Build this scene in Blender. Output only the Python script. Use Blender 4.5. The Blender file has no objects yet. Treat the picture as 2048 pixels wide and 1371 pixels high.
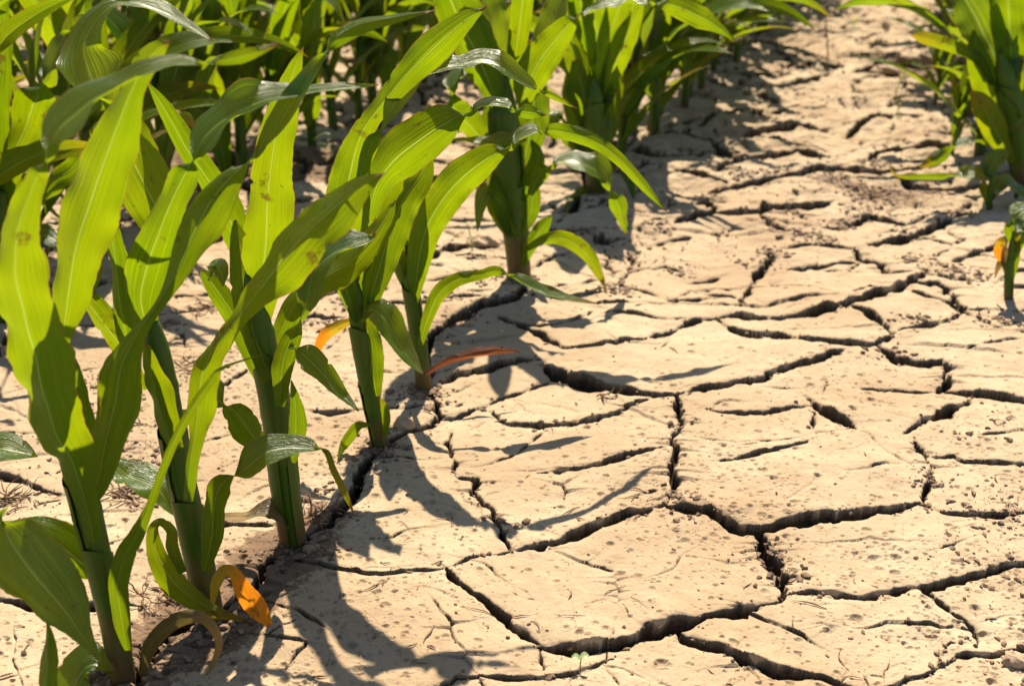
import bpy, bmesh, math, random
import numpy as np
from mathutils import Vector

# ------------------------------------------------------------------ camera, sky, sun, exposure
C = bpy.context.scene.collection
sc = bpy.context.scene
F, CX, CY = 2450.0, 1024.0, 685.5          # focal length in photo pixels, photo centre
TH = math.radians(22.5)                    # camera pitch below the horizon
H = 0.65                                   # camera height in metres
cam_d = bpy.data.cameras.new('camera'); cam = bpy.data.objects.new('camera', cam_d); C.objects.link(cam)
cam_d.sensor_width = 36.0; cam_d.lens = F * 36.0 / 2048.0
cam_d.clip_start = 0.02; cam_d.clip_end = 500
cam.location = (0, 0, H); cam.rotation_euler = (math.pi / 2 - TH, 0, 0)
cam_d.dof.use_dof = True; cam_d.dof.focus_distance = 1.16; cam_d.dof.aperture_fstop = 7.5
sc.camera = cam

SUN_EL, SUN_AZ = math.radians(49.5), math.radians(5)   # azimuth measured from +Y (view direction) to +X
world = bpy.data.worlds.new('World'); sc.world = world; world.use_nodes = True
wn = world.node_tree; wn.nodes.clear()
sky = wn.nodes.new('ShaderNodeTexSky'); sky.sky_type = 'NISHITA'; sky.sun_disc = False
sky.sun_elevation = SUN_EL; sky.sun_rotation = SUN_AZ; sky.air_density = 1.0; sky.dust_density = 0.9; sky.altitude = 300
bg = wn.nodes.new('ShaderNodeBackground'); bg.inputs['Strength'].default_value = 0.065
wo = wn.nodes.new('ShaderNodeOutputWorld')
wn.links.new(sky.outputs[0], bg.inputs[0]); wn.links.new(bg.outputs[0], wo.inputs[0])
sun_d = bpy.data.lights.new('sun', 'SUN'); sun = bpy.data.objects.new('sun', sun_d); C.objects.link(sun)
sun_d.energy = 5.0; sun_d.angle = math.radians(0.53); sun_d.color = (1.0, 0.875, 0.69)
sdir = Vector((math.sin(SUN_AZ) * math.cos(SUN_EL), math.cos(SUN_AZ) * math.cos(SUN_EL), math.sin(SUN_EL)))
sun.rotation_euler = sdir.to_track_quat('Z', 'Y').to_euler()
sc.view_settings.view_transform = 'Standard'; sc.view_settings.look = 'None'
sc.view_settings.exposure = 1.2; sc.view_settings.gamma = 1.0
sc.render.engine = 'CYCLES'
sc.cycles.use_denoising = True
sc.cycles.max_bounces = 10; sc.cycles.transmission_bounces = 8; sc.cycles.diffuse_bounces = 6
sc.cycles.sample_clamp_indirect = 6

RND = random.Random(11); RNG = np.random.default_rng(5)
sT, cT = math.sin(TH), math.cos(TH)
FWD = np.array([0, cT, -sT]); UP = np.array([0, sT, cT]); RIGHT = np.array([1.0, 0, 0]); CAM = np.array([0, 0, H])

def ray(px, py):
    return FWD + RIGHT * ((px - CX) / F) + UP * ((CY - py) / F)
def ground_pt(px, py):                     # where a sight line meets the ground
    r = ray(px, py); t = H / -r[2]
    return CAM + r * t
def on_plane(px, py, Y):
    r = ray(px, py); return CAM + r * (Y / r[1])
def at_depth(px, py, Y):                   # where it meets the vertical plane at distance Y; never below ground
    r = ray(px, py); t = Y / r[1]
    p = CAM + r * t
    if p[2] < 0.007 and r[2] < 0:
        p = CAM + r * ((H - 0.007) / -r[2])
    return p

# ------------------------------------------------------------------ tagging helpers
def tag(o, label=None, cat=None, group=None, kind=None):
    if label: o['label'] = label
    if cat: o['category'] = cat
    if group: o['group'] = group
    if kind: o['kind'] = kind
    return o
def empty(name, loc):
    o = bpy.data.objects.new(name, None); o.empty_display_size = 0.05; C.objects.link(o); o.location = loc
    return o
def link_mesh(name, me, parent=None, world_loc=None):
    o = bpy.data.objects.new(name, me); C.objects.link(o)
    if parent is not None:
        o.parent = parent
    return o
def mesh_from(name, verts, faces, mats, uvs=None, smooth=True, midx=None):
    me = bpy.data.meshes.new(name)
    me.from_pydata([tuple(v) for v in verts], [], faces)
    for m in mats: me.materials.append(m)
    if uvs is not None:
        uvl = me.uv_layers.new(name='UVMap')
        li = np.empty(len(me.loops), dtype=np.int32); me.loops.foreach_get('vertex_index', li)
        uvl.data.foreach_set('uv', np.asarray(uvs, dtype=np.float32)[li].ravel())
    if smooth: me.polygons.foreach_set('use_smooth', [True] * len(me.polygons))
    if midx is not None: me.polygons.foreach_set('material_index', midx)
    me.update()
    return me

# ------------------------------------------------------------------ materials
class NT:
    def __init__(s, name):
        s.m = bpy.data.materials.new(name); s.m.use_nodes = True
        s.t = s.m.node_tree; s.t.nodes.clear()
        s.out = s.t.nodes.new('ShaderNodeOutputMaterial')
    def n(s, typ, **kw):
        x = s.t.nodes.new(typ)
        for k, v in kw.items(): setattr(x, k, v)
        return x
    def link(s, a, b): s.t.links.new(a, b)
    def val(s, sock, v):
        if hasattr(v, 'is_linked'): s.link(v, sock)
        else: sock.default_value = v
    def math(s, op, a, b=0.0, c=0.0, clamp=False):
        x = s.n('ShaderNodeMath', operation=op, use_clamp=clamp)
        s.val(x.inputs[0], a); s.val(x.inputs[1], b); s.val(x.inputs[2], c)
        return x.outputs[0]
    def mix(s, f, a, b, blend='MIX'):
        x = s.n('ShaderNodeMix', data_type='RGBA', blend_type=blend)
        s.val(x.inputs[0], f); s.val(x.inputs[6], a if hasattr(a, 'is_linked') else (*a, 1)); s.val(x.inputs[7], b if hasattr(b, 'is_linked') else (*b, 1))
        return x.outputs[2]
    def noise(s, vec, scale, detail=3, rough=0.55):
        x = s.n('ShaderNodeTexNoise'); s.val(x.inputs['Scale'], scale); s.val(x.inputs['Detail'], detail); s.val(x.inputs['Roughness'], rough)
        if vec is not None: s.link(vec, x.inputs['Vector'])
        return x
    def ramp(s, v, lo, hi):                 # linear step from 0 at lo to 1 at hi
        x = s.n('ShaderNodeMapRange', clamp=True)
        s.val(x.inputs[0], v); s.val(x.inputs[1], lo); s.val(x.inputs[2], hi)
        return x.outputs[0]

def leaf_material(name, under, upper, trans, tip=None, tip_from=0.6, spots=1.0, trans_mix=0.52, rough=0.36):
    k = NT(name)
    uv = k.n('ShaderNodeUVMap'); sep = k.n('ShaderNodeSeparateXYZ'); k.link(uv.outputs[0], sep.inputs[0])
    u, v = sep.outputs[0], sep.outputs[1]
    tc = k.n('ShaderNodeTexCoord'); oi = k.n('ShaderNodeObjectInfo'); geo = k.n('ShaderNodeNewGeometry')
    c = k.math('ABSOLUTE', k.math('SUBTRACT', u, 0.5))
    # parallel veins: fine and coarse, slightly wandering along the blade
    st = k.n('ShaderNodeCombineXYZ'); k.link(k.math('MULTIPLY', u, 34.0), st.inputs[0]); k.link(k.math('MULTIPLY', v, 2.2), st.inputs[1]); k.link(k.math('MULTIPLY', oi.outputs['Random'], 31.0), st.inputs[2])
    vn = k.noise(st.outputs[0], 1.0, 3, 0.6).outputs[0]
    fine = k.math('SINE', k.math('MULTIPLY', u, 170.0))
    vein = k.math('ADD', k.ramp(vn, 0.33, 0.66), k.math('MULTIPLY', fine, 0.07))
    mid = k.ramp(c, 0.026, 0.010)
    margin = k.ramp(c, 0.482, 0.497)
    big = k.noise(tc.outputs['Object'], 9.0, 3).outputs[0]
    rnd = k.math('ADD', k.math('MULTIPLY', oi.outputs['Random'], 0.5), k.math('MULTIPLY', big, 0.7))
    spn = k.noise(tc.outputs['Object'], 120.0, 3, 0.75).outputs[0]
    spb = k.noise(tc.outputs['Object'], 14.0, 2).outputs[0]
    spot = k.math('MULTIPLY', k.ramp(k.math('ADD', spn, k.math('MULTIPLY', spb, 0.30)), 0.865 - 0.03 * (spots - 1), 0.90 - 0.03 * (spots - 1)), 0.9)
    dark = lambda col, f: tuple(x * f for x in col)
    und = k.mix(vein, dark(under, 0.82), dark(under, 1.15))
    upp = k.mix(vein, dark(upper, 0.72), dark(upper, 1.3))
    base = k.mix(geo.outputs['Backfacing'], und, upp)
    base = k.mix(k.math('MULTIPLY', mid, 0.8), base, (0.20, 0.25, 0.08))
    st2 = k.n('ShaderNodeCombineXYZ'); k.link(k.math('MULTIPLY', u, 9.0), st2.inputs[0]); k.link(k.math('MULTIPLY', v, 1.6), st2.inputs[1]); k.link(k.math('MULTIPLY', oi.outputs['Random'], 57.0), st2.inputs[2])
    band = k.ramp(k.noise(st2.outputs[0], 1.0, 3, 0.6).outputs[0], 0.3, 0.7)
    tr = k.mix(vein, dark(trans, 0.58), trans)
    dst = k.noise(tc.outputs['Object'], 38.0, 4, 0.7).outputs[0]
    tr = k.mix(k.math('MULTIPLY', k.ramp(dst, 0.45, 0.72), 0.45), tr, (trans[0] * .62, trans[1] * .66, trans[2] * 2))
    tr = k.mix(k.math('MULTIPLY', band, 0.65), tr, (trans[0] * .38, trans[1] * .52, trans[2]))
    tr = k.mix(k.math('MULTIPLY', k.ramp(oi.outputs['Random'], 0.45, 1.0), 0.6), tr, (trans[0] * .36, trans[1] * .60, trans[2]))
    tr = k.mix(k.math('MULTIPLY', k.ramp(rnd, 0.45, 0.95), 0.6), tr, (trans[0] * 1.35, trans[1] * 1.05, trans[2]))
    tr = k.mix(k.math('MULTIPLY', mid, 0.8), tr, (trans[0] * 1.1, trans[1] * 1.1, .05))
    if tip:
        tv = k.ramp(k.math('ADD', v, k.math('MULTIPLY', k.math('SUBTRACT', big, 0.5), 0.7)), tip_from, tip_from + 0.22)
        base = k.mix(tv, base, tip[0]); tr = k.mix(tv, tr, tip[1])
    # dried margin and tip
    dry = k.math('MULTIPLY', k.math('MAXIMUM', margin, k.ramp(v, 0.975, 0.995)), 0.85)
    base = k.mix(dry, base, (0.20, 0.085, 0.03)); tr = k.mix(dry, tr, (0.30, 0.10, 0.02))
    blo = k.math('MULTIPLY', k.ramp(k.math('ADD', k.noise(tc.outputs['Object'], 34.0, 5, 0.7).outputs[0], k.math('MULTIPLY', big, 0.35)), 0.80, 0.86), 0.8)
    base = k.mix(blo, base, (0.10, 0.06, 0.02)); tr = k.mix(blo, tr, (0.12, 0.075, 0.006))
    base = k.mix(spot, base, (0.035, 0.02, 0.012)); tr = k.mix(spot, tr, (0.04, 0.02, 0.008))
    bmp = k.n('ShaderNodeBump'); k.val(bmp.inputs['Strength'], 0.6); k.val(bmp.inputs['Distance'], 0.0009)
    k.link(k.math('ADD', vein, k.math('MULTIPLY', mid, -1.2)), bmp.inputs['Height'])
    p = k.n('ShaderNodeBsdfPrincipled'); k.link(base, p.inputs['Base Color'])
    k.link(k.math('ADD', k.math('MULTIPLY', vein, 0.22), k.math('MULTIPLY', big, 0.35)), p.inputs['Roughness']); k.link(k.mix(geo.outputs['Backfacing'], (.15, .15, .15), (.42, .42, .42)), p.inputs['Specular IOR Level']); k.link(bmp.outputs[0], p.inputs['Normal'])
    t = k.n('ShaderNodeBsdfTranslucent'); k.link(tr, t.inputs[0]); k.link(bmp.outputs[0], t.inputs['Normal'])
    mx = k.n('ShaderNodeMixShader'); k.val(mx.inputs[0], trans_mix); k.link(p.outputs[0], mx.inputs[1]); k.link(t.outputs[0], mx.inputs[2])
    k.link(mx.outputs[0], k.out.inputs[0])
    return k.m

LEAF = leaf_material('corn_leaf', (0.022, 0.085, 0.003), (0.016, 0.075, 0.011), (0.30, 0.41, 0.0015))
LEAF_TIPPED = leaf_material('corn_leaf_yellowing', (0.03, 0.085, 0.003), (0.02, 0.072, 0.010), (0.31, 0.395, 0.0015),
                            tip=((0.15, 0.11, 0.02), (0.33, 0.26, 0.006)), tip_from=0.75, spots=1.6)
LEAF_ORANGE = leaf_material('corn_leaf_orange', (0.30, 0.2, 0.03), (0.3, 0.2, 0.05), (0.6, 0.42, 0.01),
                            tip=((0.5, 0.2, 0.02), (0.8, 0.26, 0.01)), tip_from=0.3, spots=1.4)
LEAF_RED = leaf_material('corn_leaf_red', (0.15, 0.075, 0.045), (0.15, 0.08, 0.055), (0.24, 0.07, 0.02),
                         tip=((0.15, 0.055, 0.04), (0.27, 0.08, 0.02)), tip_from=0.3, spots=1.2)
LEAF_DRY = leaf_material('corn_leaf_dry', (0.13, 0.10, 0.03), (0.13, 0.095, 0.035), (0.16, 0.12, 0.02),
                         tip=((0.3, 0.2, 0.08), (0.3, 0.2, 0.04)), tip_from=0.5, spots=1.6, trans_mix=0.35)

def stalk_material():
    k = NT('corn_stalk')
    uv = k.n('ShaderNodeUVMap'); sep = k.n('ShaderNodeSeparateXYZ'); k.link(uv.outputs[0], sep.inputs[0])
    u, v = sep.outputs[0], sep.outputs[1]
    tc = k.n('ShaderNodeTexCoord')
    st = k.n('ShaderNodeCombineXYZ'); k.link(k.math('MULTIPLY', u, 60.0), st.inputs[0]); k.link(k.math('MULTIPLY', v, 3.0), st.inputs[1])
    vn = k.noise(st.outputs[0], 1.0, 2).outputs[0]
    big = k.noise(tc.outputs['Object'], 22.0, 3).outputs[0]
    g = k.mix(vn, (0.015, 0.054, 0.0006), (0.052, 0.116, 0.0025))
    low = k.ramp(k.math('ADD', v, k.math('MULTIPLY', k.math('SUBTRACT', big, 0.5), 0.35)), 0.19, 0.03)
    g = k.mix(k.math('MULTIPLY', low, 0.85), g, (0.12, 0.05, 0.03))
    g = k.mix(k.math('MULTIPLY', k.ramp(k.noise(tc.outputs['Object'], 45.0, 4, 0.7).outputs[0], 0.55, 0.72), 0.6), g, (0.10, 0.055, 0.015))
    p = k.n('ShaderNodeBsdfPrincipled'); k.link(g, p.inputs['Base Color']); k.val(p.inputs['Roughness'], 0.42); k.val(p.inputs['Specular IOR Level'], 0.25)
    k.val(p.inputs['Subsurface Weight'], 0.15); k.val(p.inputs['Subsurface Radius'], (0.01, 0.012, 0.002)); k.val(p.inputs['Subsurface Scale'], 0.4)
    bmp = k.n('ShaderNodeBump'); k.val(bmp.inputs['Strength'], 0.4); k.val(bmp.inputs['Distance'], 0.0006); k.link(vn, bmp.inputs['Height'])
    k.link(bmp.outputs[0], p.inputs['Normal'])
    k.link(p.outputs[0], k.out.inputs[0])
    return k.m
STALK = stalk_material()

def mud_material():
    k = NT('dried_mud')
    tc = k.n('ShaderNodeTexCoord'); co = tc.outputs['Object']
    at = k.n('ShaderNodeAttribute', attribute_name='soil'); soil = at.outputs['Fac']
    ad = k.n('ShaderNodeAttribute', attribute_name='dirt'); dirt = ad.outputs['Fac']
    big = k.noise(co, 3.5, 4).outputs[0]; midn = k.noise(co, 28.0, 5, 0.65).outputs[0]; fin = k.noise(co, 240.0, 4, 0.7).outputs[0]
    c = k.mix(k.ramp(big, 0.36, 0.64), (0.325, 0.234, 0.142), (0.425, 0.335, 0.222))
    c = k.mix(k.math('MULTIPLY', k.ramp(k.noise(co, 11.0, 5, 0.7).outputs[0], 0.48, 0.70), 0.5), c, (0.295, 0.205, 0.12))
    c = k.mix(k.math('MULTIPLY', k.ramp(midn, 0.42, 0.72), 0.45), c, (0.29, 0.19, 0.105))
    c = k.mix(k.math('MULTIPLY', k.ramp(fin, 0.52, 0.75), 0.30), c, (0.23, 0.145, 0.078))
    # small dark flecks of humus pressed into the crust
    spk = k.noise(co, 150.0, 2, 0.6).outputs[0]; spb = k.noise(co, 7.0, 3).outputs[0]
    fl = k.ramp(k.math('ADD', spk, k.math('MULTIPLY', spb, 0.34)), 0.855, 0.89)
    c = k.mix(k.math('MULTIPLY', fl, 0.75), c, (0.10, 0.06, 0.035))
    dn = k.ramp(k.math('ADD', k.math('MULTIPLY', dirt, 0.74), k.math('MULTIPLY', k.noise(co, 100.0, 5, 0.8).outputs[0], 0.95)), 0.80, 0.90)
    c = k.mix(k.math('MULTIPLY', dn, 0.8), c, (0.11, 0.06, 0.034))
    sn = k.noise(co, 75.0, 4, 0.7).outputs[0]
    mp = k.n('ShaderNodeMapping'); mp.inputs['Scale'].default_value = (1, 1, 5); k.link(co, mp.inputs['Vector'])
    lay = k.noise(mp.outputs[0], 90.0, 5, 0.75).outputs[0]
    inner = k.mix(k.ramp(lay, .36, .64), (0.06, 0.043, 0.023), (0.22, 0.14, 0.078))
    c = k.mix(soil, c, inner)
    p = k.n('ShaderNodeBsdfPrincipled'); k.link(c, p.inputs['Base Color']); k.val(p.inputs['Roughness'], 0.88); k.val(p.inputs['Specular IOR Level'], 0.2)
    h = k.math('ADD', k.math('MULTIPLY', fin, 0.5), k.math('ADD', k.math('MULTIPLY', midn, 1.6), k.math('MULTIPLY', k.math('MULTIPLY', lay, soil), 9.0)))
    bmp = k.n('ShaderNodeBump'); k.val(bmp.inputs['Strength'], 1.0); k.val(bmp.inputs['Distance'], 0.0024); k.link(h, bmp.inputs['Height'])
    k.link(bmp.outputs[0], p.inputs['Normal'])
    k.link(p.outputs[0], k.out.inputs[0])
    return k.m
MUD = mud_material()

def plain_material(name, a, b, scale=60.0, rough=0.85, trans=None):
    k = NT(name); tc = k.n('ShaderNodeTexCoord'); nz = k.noise(tc.outputs['Object'], scale, 4, 0.65).outputs[0]
    p = k.n('ShaderNodeBsdfPrincipled'); k.link(k.mix(k.ramp(nz, 0.35, 0.65), a, b), p.inputs['Base Color']); k.val(p.inputs['Roughness'], rough)
    bmp = k.n('ShaderNodeBump'); k.val(bmp.inputs['Strength'], 0.5); k.val(bmp.inputs['Distance'], 0.001); k.link(nz, bmp.inputs['Height']); k.link(bmp.outputs[0], p.inputs['Normal'])
    if trans:
        t = k.n('ShaderNodeBsdfTranslucent'); t.inputs[0].default_value = (*trans, 1)
        mx = k.n('ShaderNodeMixShader'); mx.inputs[0].default_value = 0.4
        k.link(p.outputs[0], mx.inputs[1]); k.link(t.outputs[0], mx.inputs[2]); k.link(mx.outputs[0], k.out.inputs[0])
    else:
        k.link(p.outputs[0], k.out.inputs[0])
    return k.m
CRUMB = plain_material('soil_crumb', (0.09, 0.05, 0.028), (0.24, 0.155, 0.09), 90)
CLOD = plain_material('soil_clod', (0.30, 0.2, 0.12), (0.42, 0.30, 0.19), 40)
ROOT = plain_material('dry_root', (0.10, 0.045, 0.022), (0.2, 0.10, 0.05), 80)
STRAW = plain_material('dry_straw', (0.11, 0.06, 0.03), (0.22, 0.14, 0.07), 80)
SEEDLING = plain_material('seedling_green', (0.2, 0.3, 0.12), (0.35, 0.45, 0.25), 200, 0.5, (0.4, 0.5, 0.1))
WEED = plain_material('weed_green', (0.1, 0.15, 0.03), (0.16, 0.2, 0.04), 60, 0.5, (0.42, 0.5, 0.02))

# ------------------------------------------------------------------ the cracked ground
_perm = np.random.default_rng(77).random((256, 256))
def vnoise(x, y, seed=0):
    x = x + seed * 17.13; y = y + seed * 9.71
    xi = np.floor(x).astype(np.int64); yi = np.floor(y).astype(np.int64)
    fx = x - xi; fy = y - yi
    fx = fx * fx * (3 - 2 * fx); fy = fy * fy * (3 - 2 * fy)
    a = _perm[xi & 255, yi & 255]; b = _perm[(xi + 1) & 255, yi & 255]
    c = _perm[xi & 255, (yi + 1) & 255]; d = _perm[(xi + 1) & 255, (yi + 1) & 255]
    return (a * (1 - fx) + b * fx) * (1 - fy) + (c * (1 - fx) + d * fx) * fy - 0.5
def fbm(x, y, seed=0, octs=3):
    r = 0; a = 1.0
    for i in range(octs):
        r = r + a * vnoise(x * 2 ** i, y * 2 ** i, seed + i * 3); a *= 0.5
    return r

# crack polylines read off the photograph: (width px, lip strength, [points])
CR = [
 (13,1,[(1330,1012),(1348,1020),(1417,1027),(1478,1055),(1520,1058),(1568,1051),(1640,1041),(1709,1032),(1777,1020),(1836,1003),(1856,1012)]),
 (8,.8,[(1850,1014),(1898,1029),(1966,1030),(2025,1027),(2100,1015)]),
 (16,.5,[(1831,873),(1843,900),(1863,934),(1863,969),(1850,1003),(1853,1015)]),
 (13,.7,[(1807,865),(1831,848),(1855,834),(1896,817),(1931,800),(1951,782)]),
 (9,.8,[(1896,772),(1931,779),(1982,786),(2048,800),(2120,800)]),
 (24,.4,[(1520,1058),(1527,1089),(1544,1120),(1568,1147),(1568,1192)]),
 (19,1.9,[(1572,1190),(1554,1206),(1503,1213),(1451,1226),(1382,1238),(1345,1243),(1300,1257),(1235,1288),(1163,1297),(1081,1284)]),
 (12,1.3,[(1568,1190),(1600,1186),(1640,1185),(1691,1189),(1726,1192),(1777,1183),(1829,1171),(1863,1171),(1932,1151),(1983,1137),(2048,1123),(2130,1110)]),
 (17,.5,[(1846,1172),(1870,1199),(1898,1219),(1932,1233),(1956,1257),(1956,1290)]),
 (9,.9,[(2110,1280),(2048,1290),(1983,1300),(1956,1296),(1925,1300),(1891,1322),(1863,1343),(1812,1357),(1774,1375),(1700,1400)]),
 (9,.6,[(1932,1281),(1898,1285),(1877,1305),(1874,1330)]),
 (14,1,[(1345,1246),(1382,1271),(1427,1295),(1485,1319),(1554,1340),(1588,1347),(1640,1350),(1691,1364),(1743,1372),(1790,1395)]),
 (6,.5,[(1482,1324),(1460,1348),(1437,1371),(1415,1400)]),
 (4,.4,[(1770,1375),(1770,1343),(1778,1332),(1791,1326)]),
 (20,.5,[(1081,1280),(1046,1255),(1012,1240),(988,1209),(943,1185),(909,1154),(892,1137)]),
 (8,.8,[(895,1136),(840,1140),(789,1147),(737,1151),(669,1140),(600,1123),(582,1105)]),
 (7,.9,[(892,1137),(919,1127),(961,1113),(1022,1101)]),
 (13,.5,[(1022,1101),(1005,1065),(985,1031),(961,1000),(945,982),(952,958),(918,952)]),
 (11,.5,[(912,952),(910,935),(912,921),(902,900),(898,878),(903,858)]),
 (13,1.2,[(1022,1099),(1040,1099),(1108,1085),(1170,1058),(1235,1034),(1300,1018),(1332,1010)]),
 (15,.5,[(1352,793),(1358,820),(1362,845),(1350,880),(1345,920),(1350,970),(1336,1000),(1330,1014)]),
 (10,1.3,[(1074,945),(1120,942),(1167,938),(1230,925),(1300,907),(1345,898)]),
 (8,1.1,[(970,812),(991,824),(1011,844),(1080,848),(1166,844),(1234,831),(1286,807),(1320,797)]),
 (14,.6,[(757,892),(771,882),(806,861),(860,845),(881,825),(872,803),(857,785)]),
 (7,.9,[(880,832),(902,831),(943,817),(977,807),(1011,793),(1046,779),(1097,762)]),
 (17,1.2,[(1090,722),(1097,741),(1125,759),(1183,779),(1234,789),(1300,796),(1352,795)]),
 (8,.9,[(1092,722),(1063,721),(1011,728),(960,741),(909,748),(867,769)]),
 (8,1,[(1348,796),(1417,779),(1478,762),(1533,752),(1561,741),(1595,729),(1639,714),(1677,697),(1718,683)]),
 (7,.9,[(1434,635),(1451,649),(1485,663),(1554,669),(1605,673),(1657,675),(1708,680),(1742,683),(1770,673),(1804,656)]),
 (9,.5,[(1705,608),(1742,628),(1770,649),(1783,666)]),
 (10,1.2,[(1434,635),(1485,628),(1571,627),(1622,620),(1674,611),(1725,601),(1759,587),(1790,580),(1812,572),(1831,563),(1855,545)]),
 (7,.8,[(1434,636),(1393,642),(1348,659),(1300,673),(1234,693),(1166,704),(1131,704),(1107,690),(1073,669),(1029,645)]),
 (11,.5,[(1480,606),(1495,570),(1513,543),(1540,519),(1533,496)]),
 (4,.8,[(1382,580),(1417,589),(1461,587),(1485,597)]),
 (7,1,[(1560,531),(1622,531),(1674,525),(1722,517)]),
 (8,.8,[(1711,495),(1728,515),(1759,525),(1773,543),(1821,544)]),
 (4,.6,[(1543,495),(1622,488),(1708,495)]),
 (9,1,[(1740,487),(1794,481),(1828,471),(1855,460),(1896,446),(1960,412)]),
 (10,.5,[(1831,563),(1855,570),(1876,568),(1893,584),(1910,604),(1928,622)]),
 (8,.8,[(1928,623),(1896,642),(1855,649),(1804,656)]),
 (5,.8,[(1928,622),(1982,621),(2048,618),(2110,612)]),
 (14,.7,[(1759,683),(1794,707),(1838,716),(1879,719),(1896,728),(1893,759),(1876,774)]),
 (5,.8,[(1880,773),(1828,774),(1776,771),(1725,769)]),
 (10,3.6,[(1612,790),(1633,810),(1667,834),(1711,858)]),
 (9,1.2,[(1413,820),(1485,827),(1537,827),(1581,810),(1622,806)]),
 (10,.5,[(1620,806),(1624,844),(1633,866)]),
 (6,.8,[(1633,864),(1660,864),(1695,858)]),
 (6,.5,[(1653,762),(1651,775),(1646,790)]),
 (4,.8,[(1513,769),(1571,774),(1615,774)]),
 (3,.5,[(1444,901),(1502,892),(1554,885),(1595,879),(1630,867)]),
 (7,1.1,[(1441,925),(1496,920),(1554,905),(1592,893),(1628,877)]),
 (4,.6,[(1941,873),(1992,865),(2048,858),(2100,855)]),
 (9,.9,[(1870,912),(1911,905),(1928,919),(1983,924),(2048,931),(2100,931)]),
 (4,.9,[(1698,946),(1736,943),(1770,933),(1840,929)]),
 (2.5,.2,[(1630,965),(1605,989),(1571,1010)]),(2.2,.2,[(1911,1065),(1911,1085),(1932,1113)]),
 (2.2,.2,[(1970,1068),(1990,1096),(2011,1123)]),(2.2,.2,[(2025,1030),(2025,1055),(2014,1079)]),
 (2.5,.2,[(1807,1051),(1804,1070),(1807,1092)]),
 (9,.5,[(1081,1284),(1082,1312),(1090,1345)]),
 (9,1.1,[(1235,1300),(1150,1336),(1090,1345),(1030,1345),(978,1353),(909,1364),(840,1385)]),
 (7,.6,[(500,1262),(519,1267),(557,1278),(598,1281),(612,1290),(598,1300),(580,1320)]),
 (26,.7,[(440,1225),(400,1238),(350,1247),(309,1285),(285,1330),(271,1371),(262,1420)]),
 (14,.5,[(585,1105),(545,1112),(528,1130),(512,1175),(470,1200),(440,1225)]),
 (19,.6,[(590,1098),(625,1070),(655,1048),(693,1003),(717,951),(737,920),(757,890)]),
 (15,.6,[(848,780),(860,745),(857,724),(860,673),(891,649),(936,625),(960,611),(1029,601),(1050,570)]),
 (15,.9,[(-60,1200),(0,1204),(86,1219),(155,1213),(227,1206),(290,1208)]),
 (6,.6,[(206,1103),(237,1092),(280,1075)]),
 (11,.9,[(-40,940),(0,951),(45,965),(86,986),(120,990)]),(6,.6,[(62,1027),(90,1010),(124,1000)]),
 (5,.6,[(103,1147),(127,1134),(150,1118)]),(5,.7,[(213,979),(260,962),(302,951)]),
 (12,.9,[(400,1052),(443,1048),(500,1052),(560,1050)]),(6,.8,[(440,938),(475,925),(508,914)]),
 (4,.5,[(0,1357),(35,1345),(69,1333)]),
 (3,.5,[(329,628),(380,621),(425,615)]),(6,.7,[(326,686),(360,669),(366,682),(375,692),(391,693)]),
 (4,.7,[(144,741),(170,735),(195,731)]),(8,.8,[(432,769),(456,769),(494,741)]),
 (5,.5,[(336,772),(343,796),(363,805)]),(4,.7,[(384,889),(440,873),(483,860)]),(5,.7,[(-30,872),(45,870),(80,865)]),
 (8,.9,[(610,641),(625,633),(651,638),(699,635)]),(9,.9,[(605,817),(651,822),(700,822),(735,815)]),
 (5,.6,[(566,625),(620,606),(690,575)]),(4,.5,[(641,697),(668,688),(690,660),(699,640)]),
 (6,.9,[(771,813),(813,817),(840,807),(862,812)]),(4,.7,[(693,748),(771,738),(819,745)]),
 (4,.7,[(840,615),(915,587),(1001,580)]),(4,.7,[(836,570),(868,562),(902,553)]),
 (8,.9,[(830,532),(874,512),(926,498),(950,490)]),(5,.7,[(905,522),(967,525),(1000,528)]),
 (5,.7,[(1205,627),(1251,632),(1300,638),(1370,640)]),(4,.6,[(1251,627),(1300,608),(1330,590)]),
 (4,.6,[(987,628),(1011,642),(1080,656),(1114,652),(1162,645),(1190,620)]),
 (4,.6,[(919,936),(971,931),(1033,907),(1073,872),(1094,858)]),
 (3,.6,[(943,851),(994,830)]),
 (8,.8,[(1348,449),(1417,429),(1430,425)]),(9,.6,[(1403,394),(1417,408),(1430,427)]),
 (8,.9,[(1430,429),(1519,429),(1540,415),(1605,411),(1663,401)]),(8,.5,[(1519,432),(1540,449),(1574,463)]),
 (7,.9,[(1348,394),(1399,392),(1451,374),(1502,363),(1571,353),(1622,343),(1674,343),(1759,346),(1828,343),(1890,325)]),
 (6,.8,[(1348,343),(1417,357),(1458,363)]),(6,.8,[(1646,449),(1691,449),(1742,432),(1811,449)]),
 (4,.4,[(1436,490),(1441,465),(1451,446)]),(6,.9,[(1722,319),(1794,305),(1855,293),(1900,290)]),
 (6,.8,[(1684,278),(1725,254),(1783,237),(1840,232)]),(6,.6,[(1533,247),(1540,233),(1581,219),(1640,210)]),
 (5,.7,[(1369,267),(1434,230),(1502,226),(1533,240)]),(5,.7,[(1451,182),(1513,178),(1588,168),(1636,151),(1718,144),(1759,130),(1800,135)]),
 (7,1,[(1811,449),(1896,429),(1941,408)]),
 (5,.8,[(1100,470),(1160,462),(1210,480),(1260,470)]),(6,.6,[(1256,500),(1262,530),(1240,560),(1210,585),(1130,600)]),
 (5,.8,[(1060,540),(1110,510),(1140,500)]),(4,.7,[(1288,486),(1350,475),(1400,470)]),
 (4,.8,[(1370,560),(1420,551),(1452,541)]),(4,.8,[(1920,700),(1960,690),(2048,672)]),
]
LINES = []     # ground polylines: pts (n,2), half width (n), lip (n), depth scale
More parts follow.
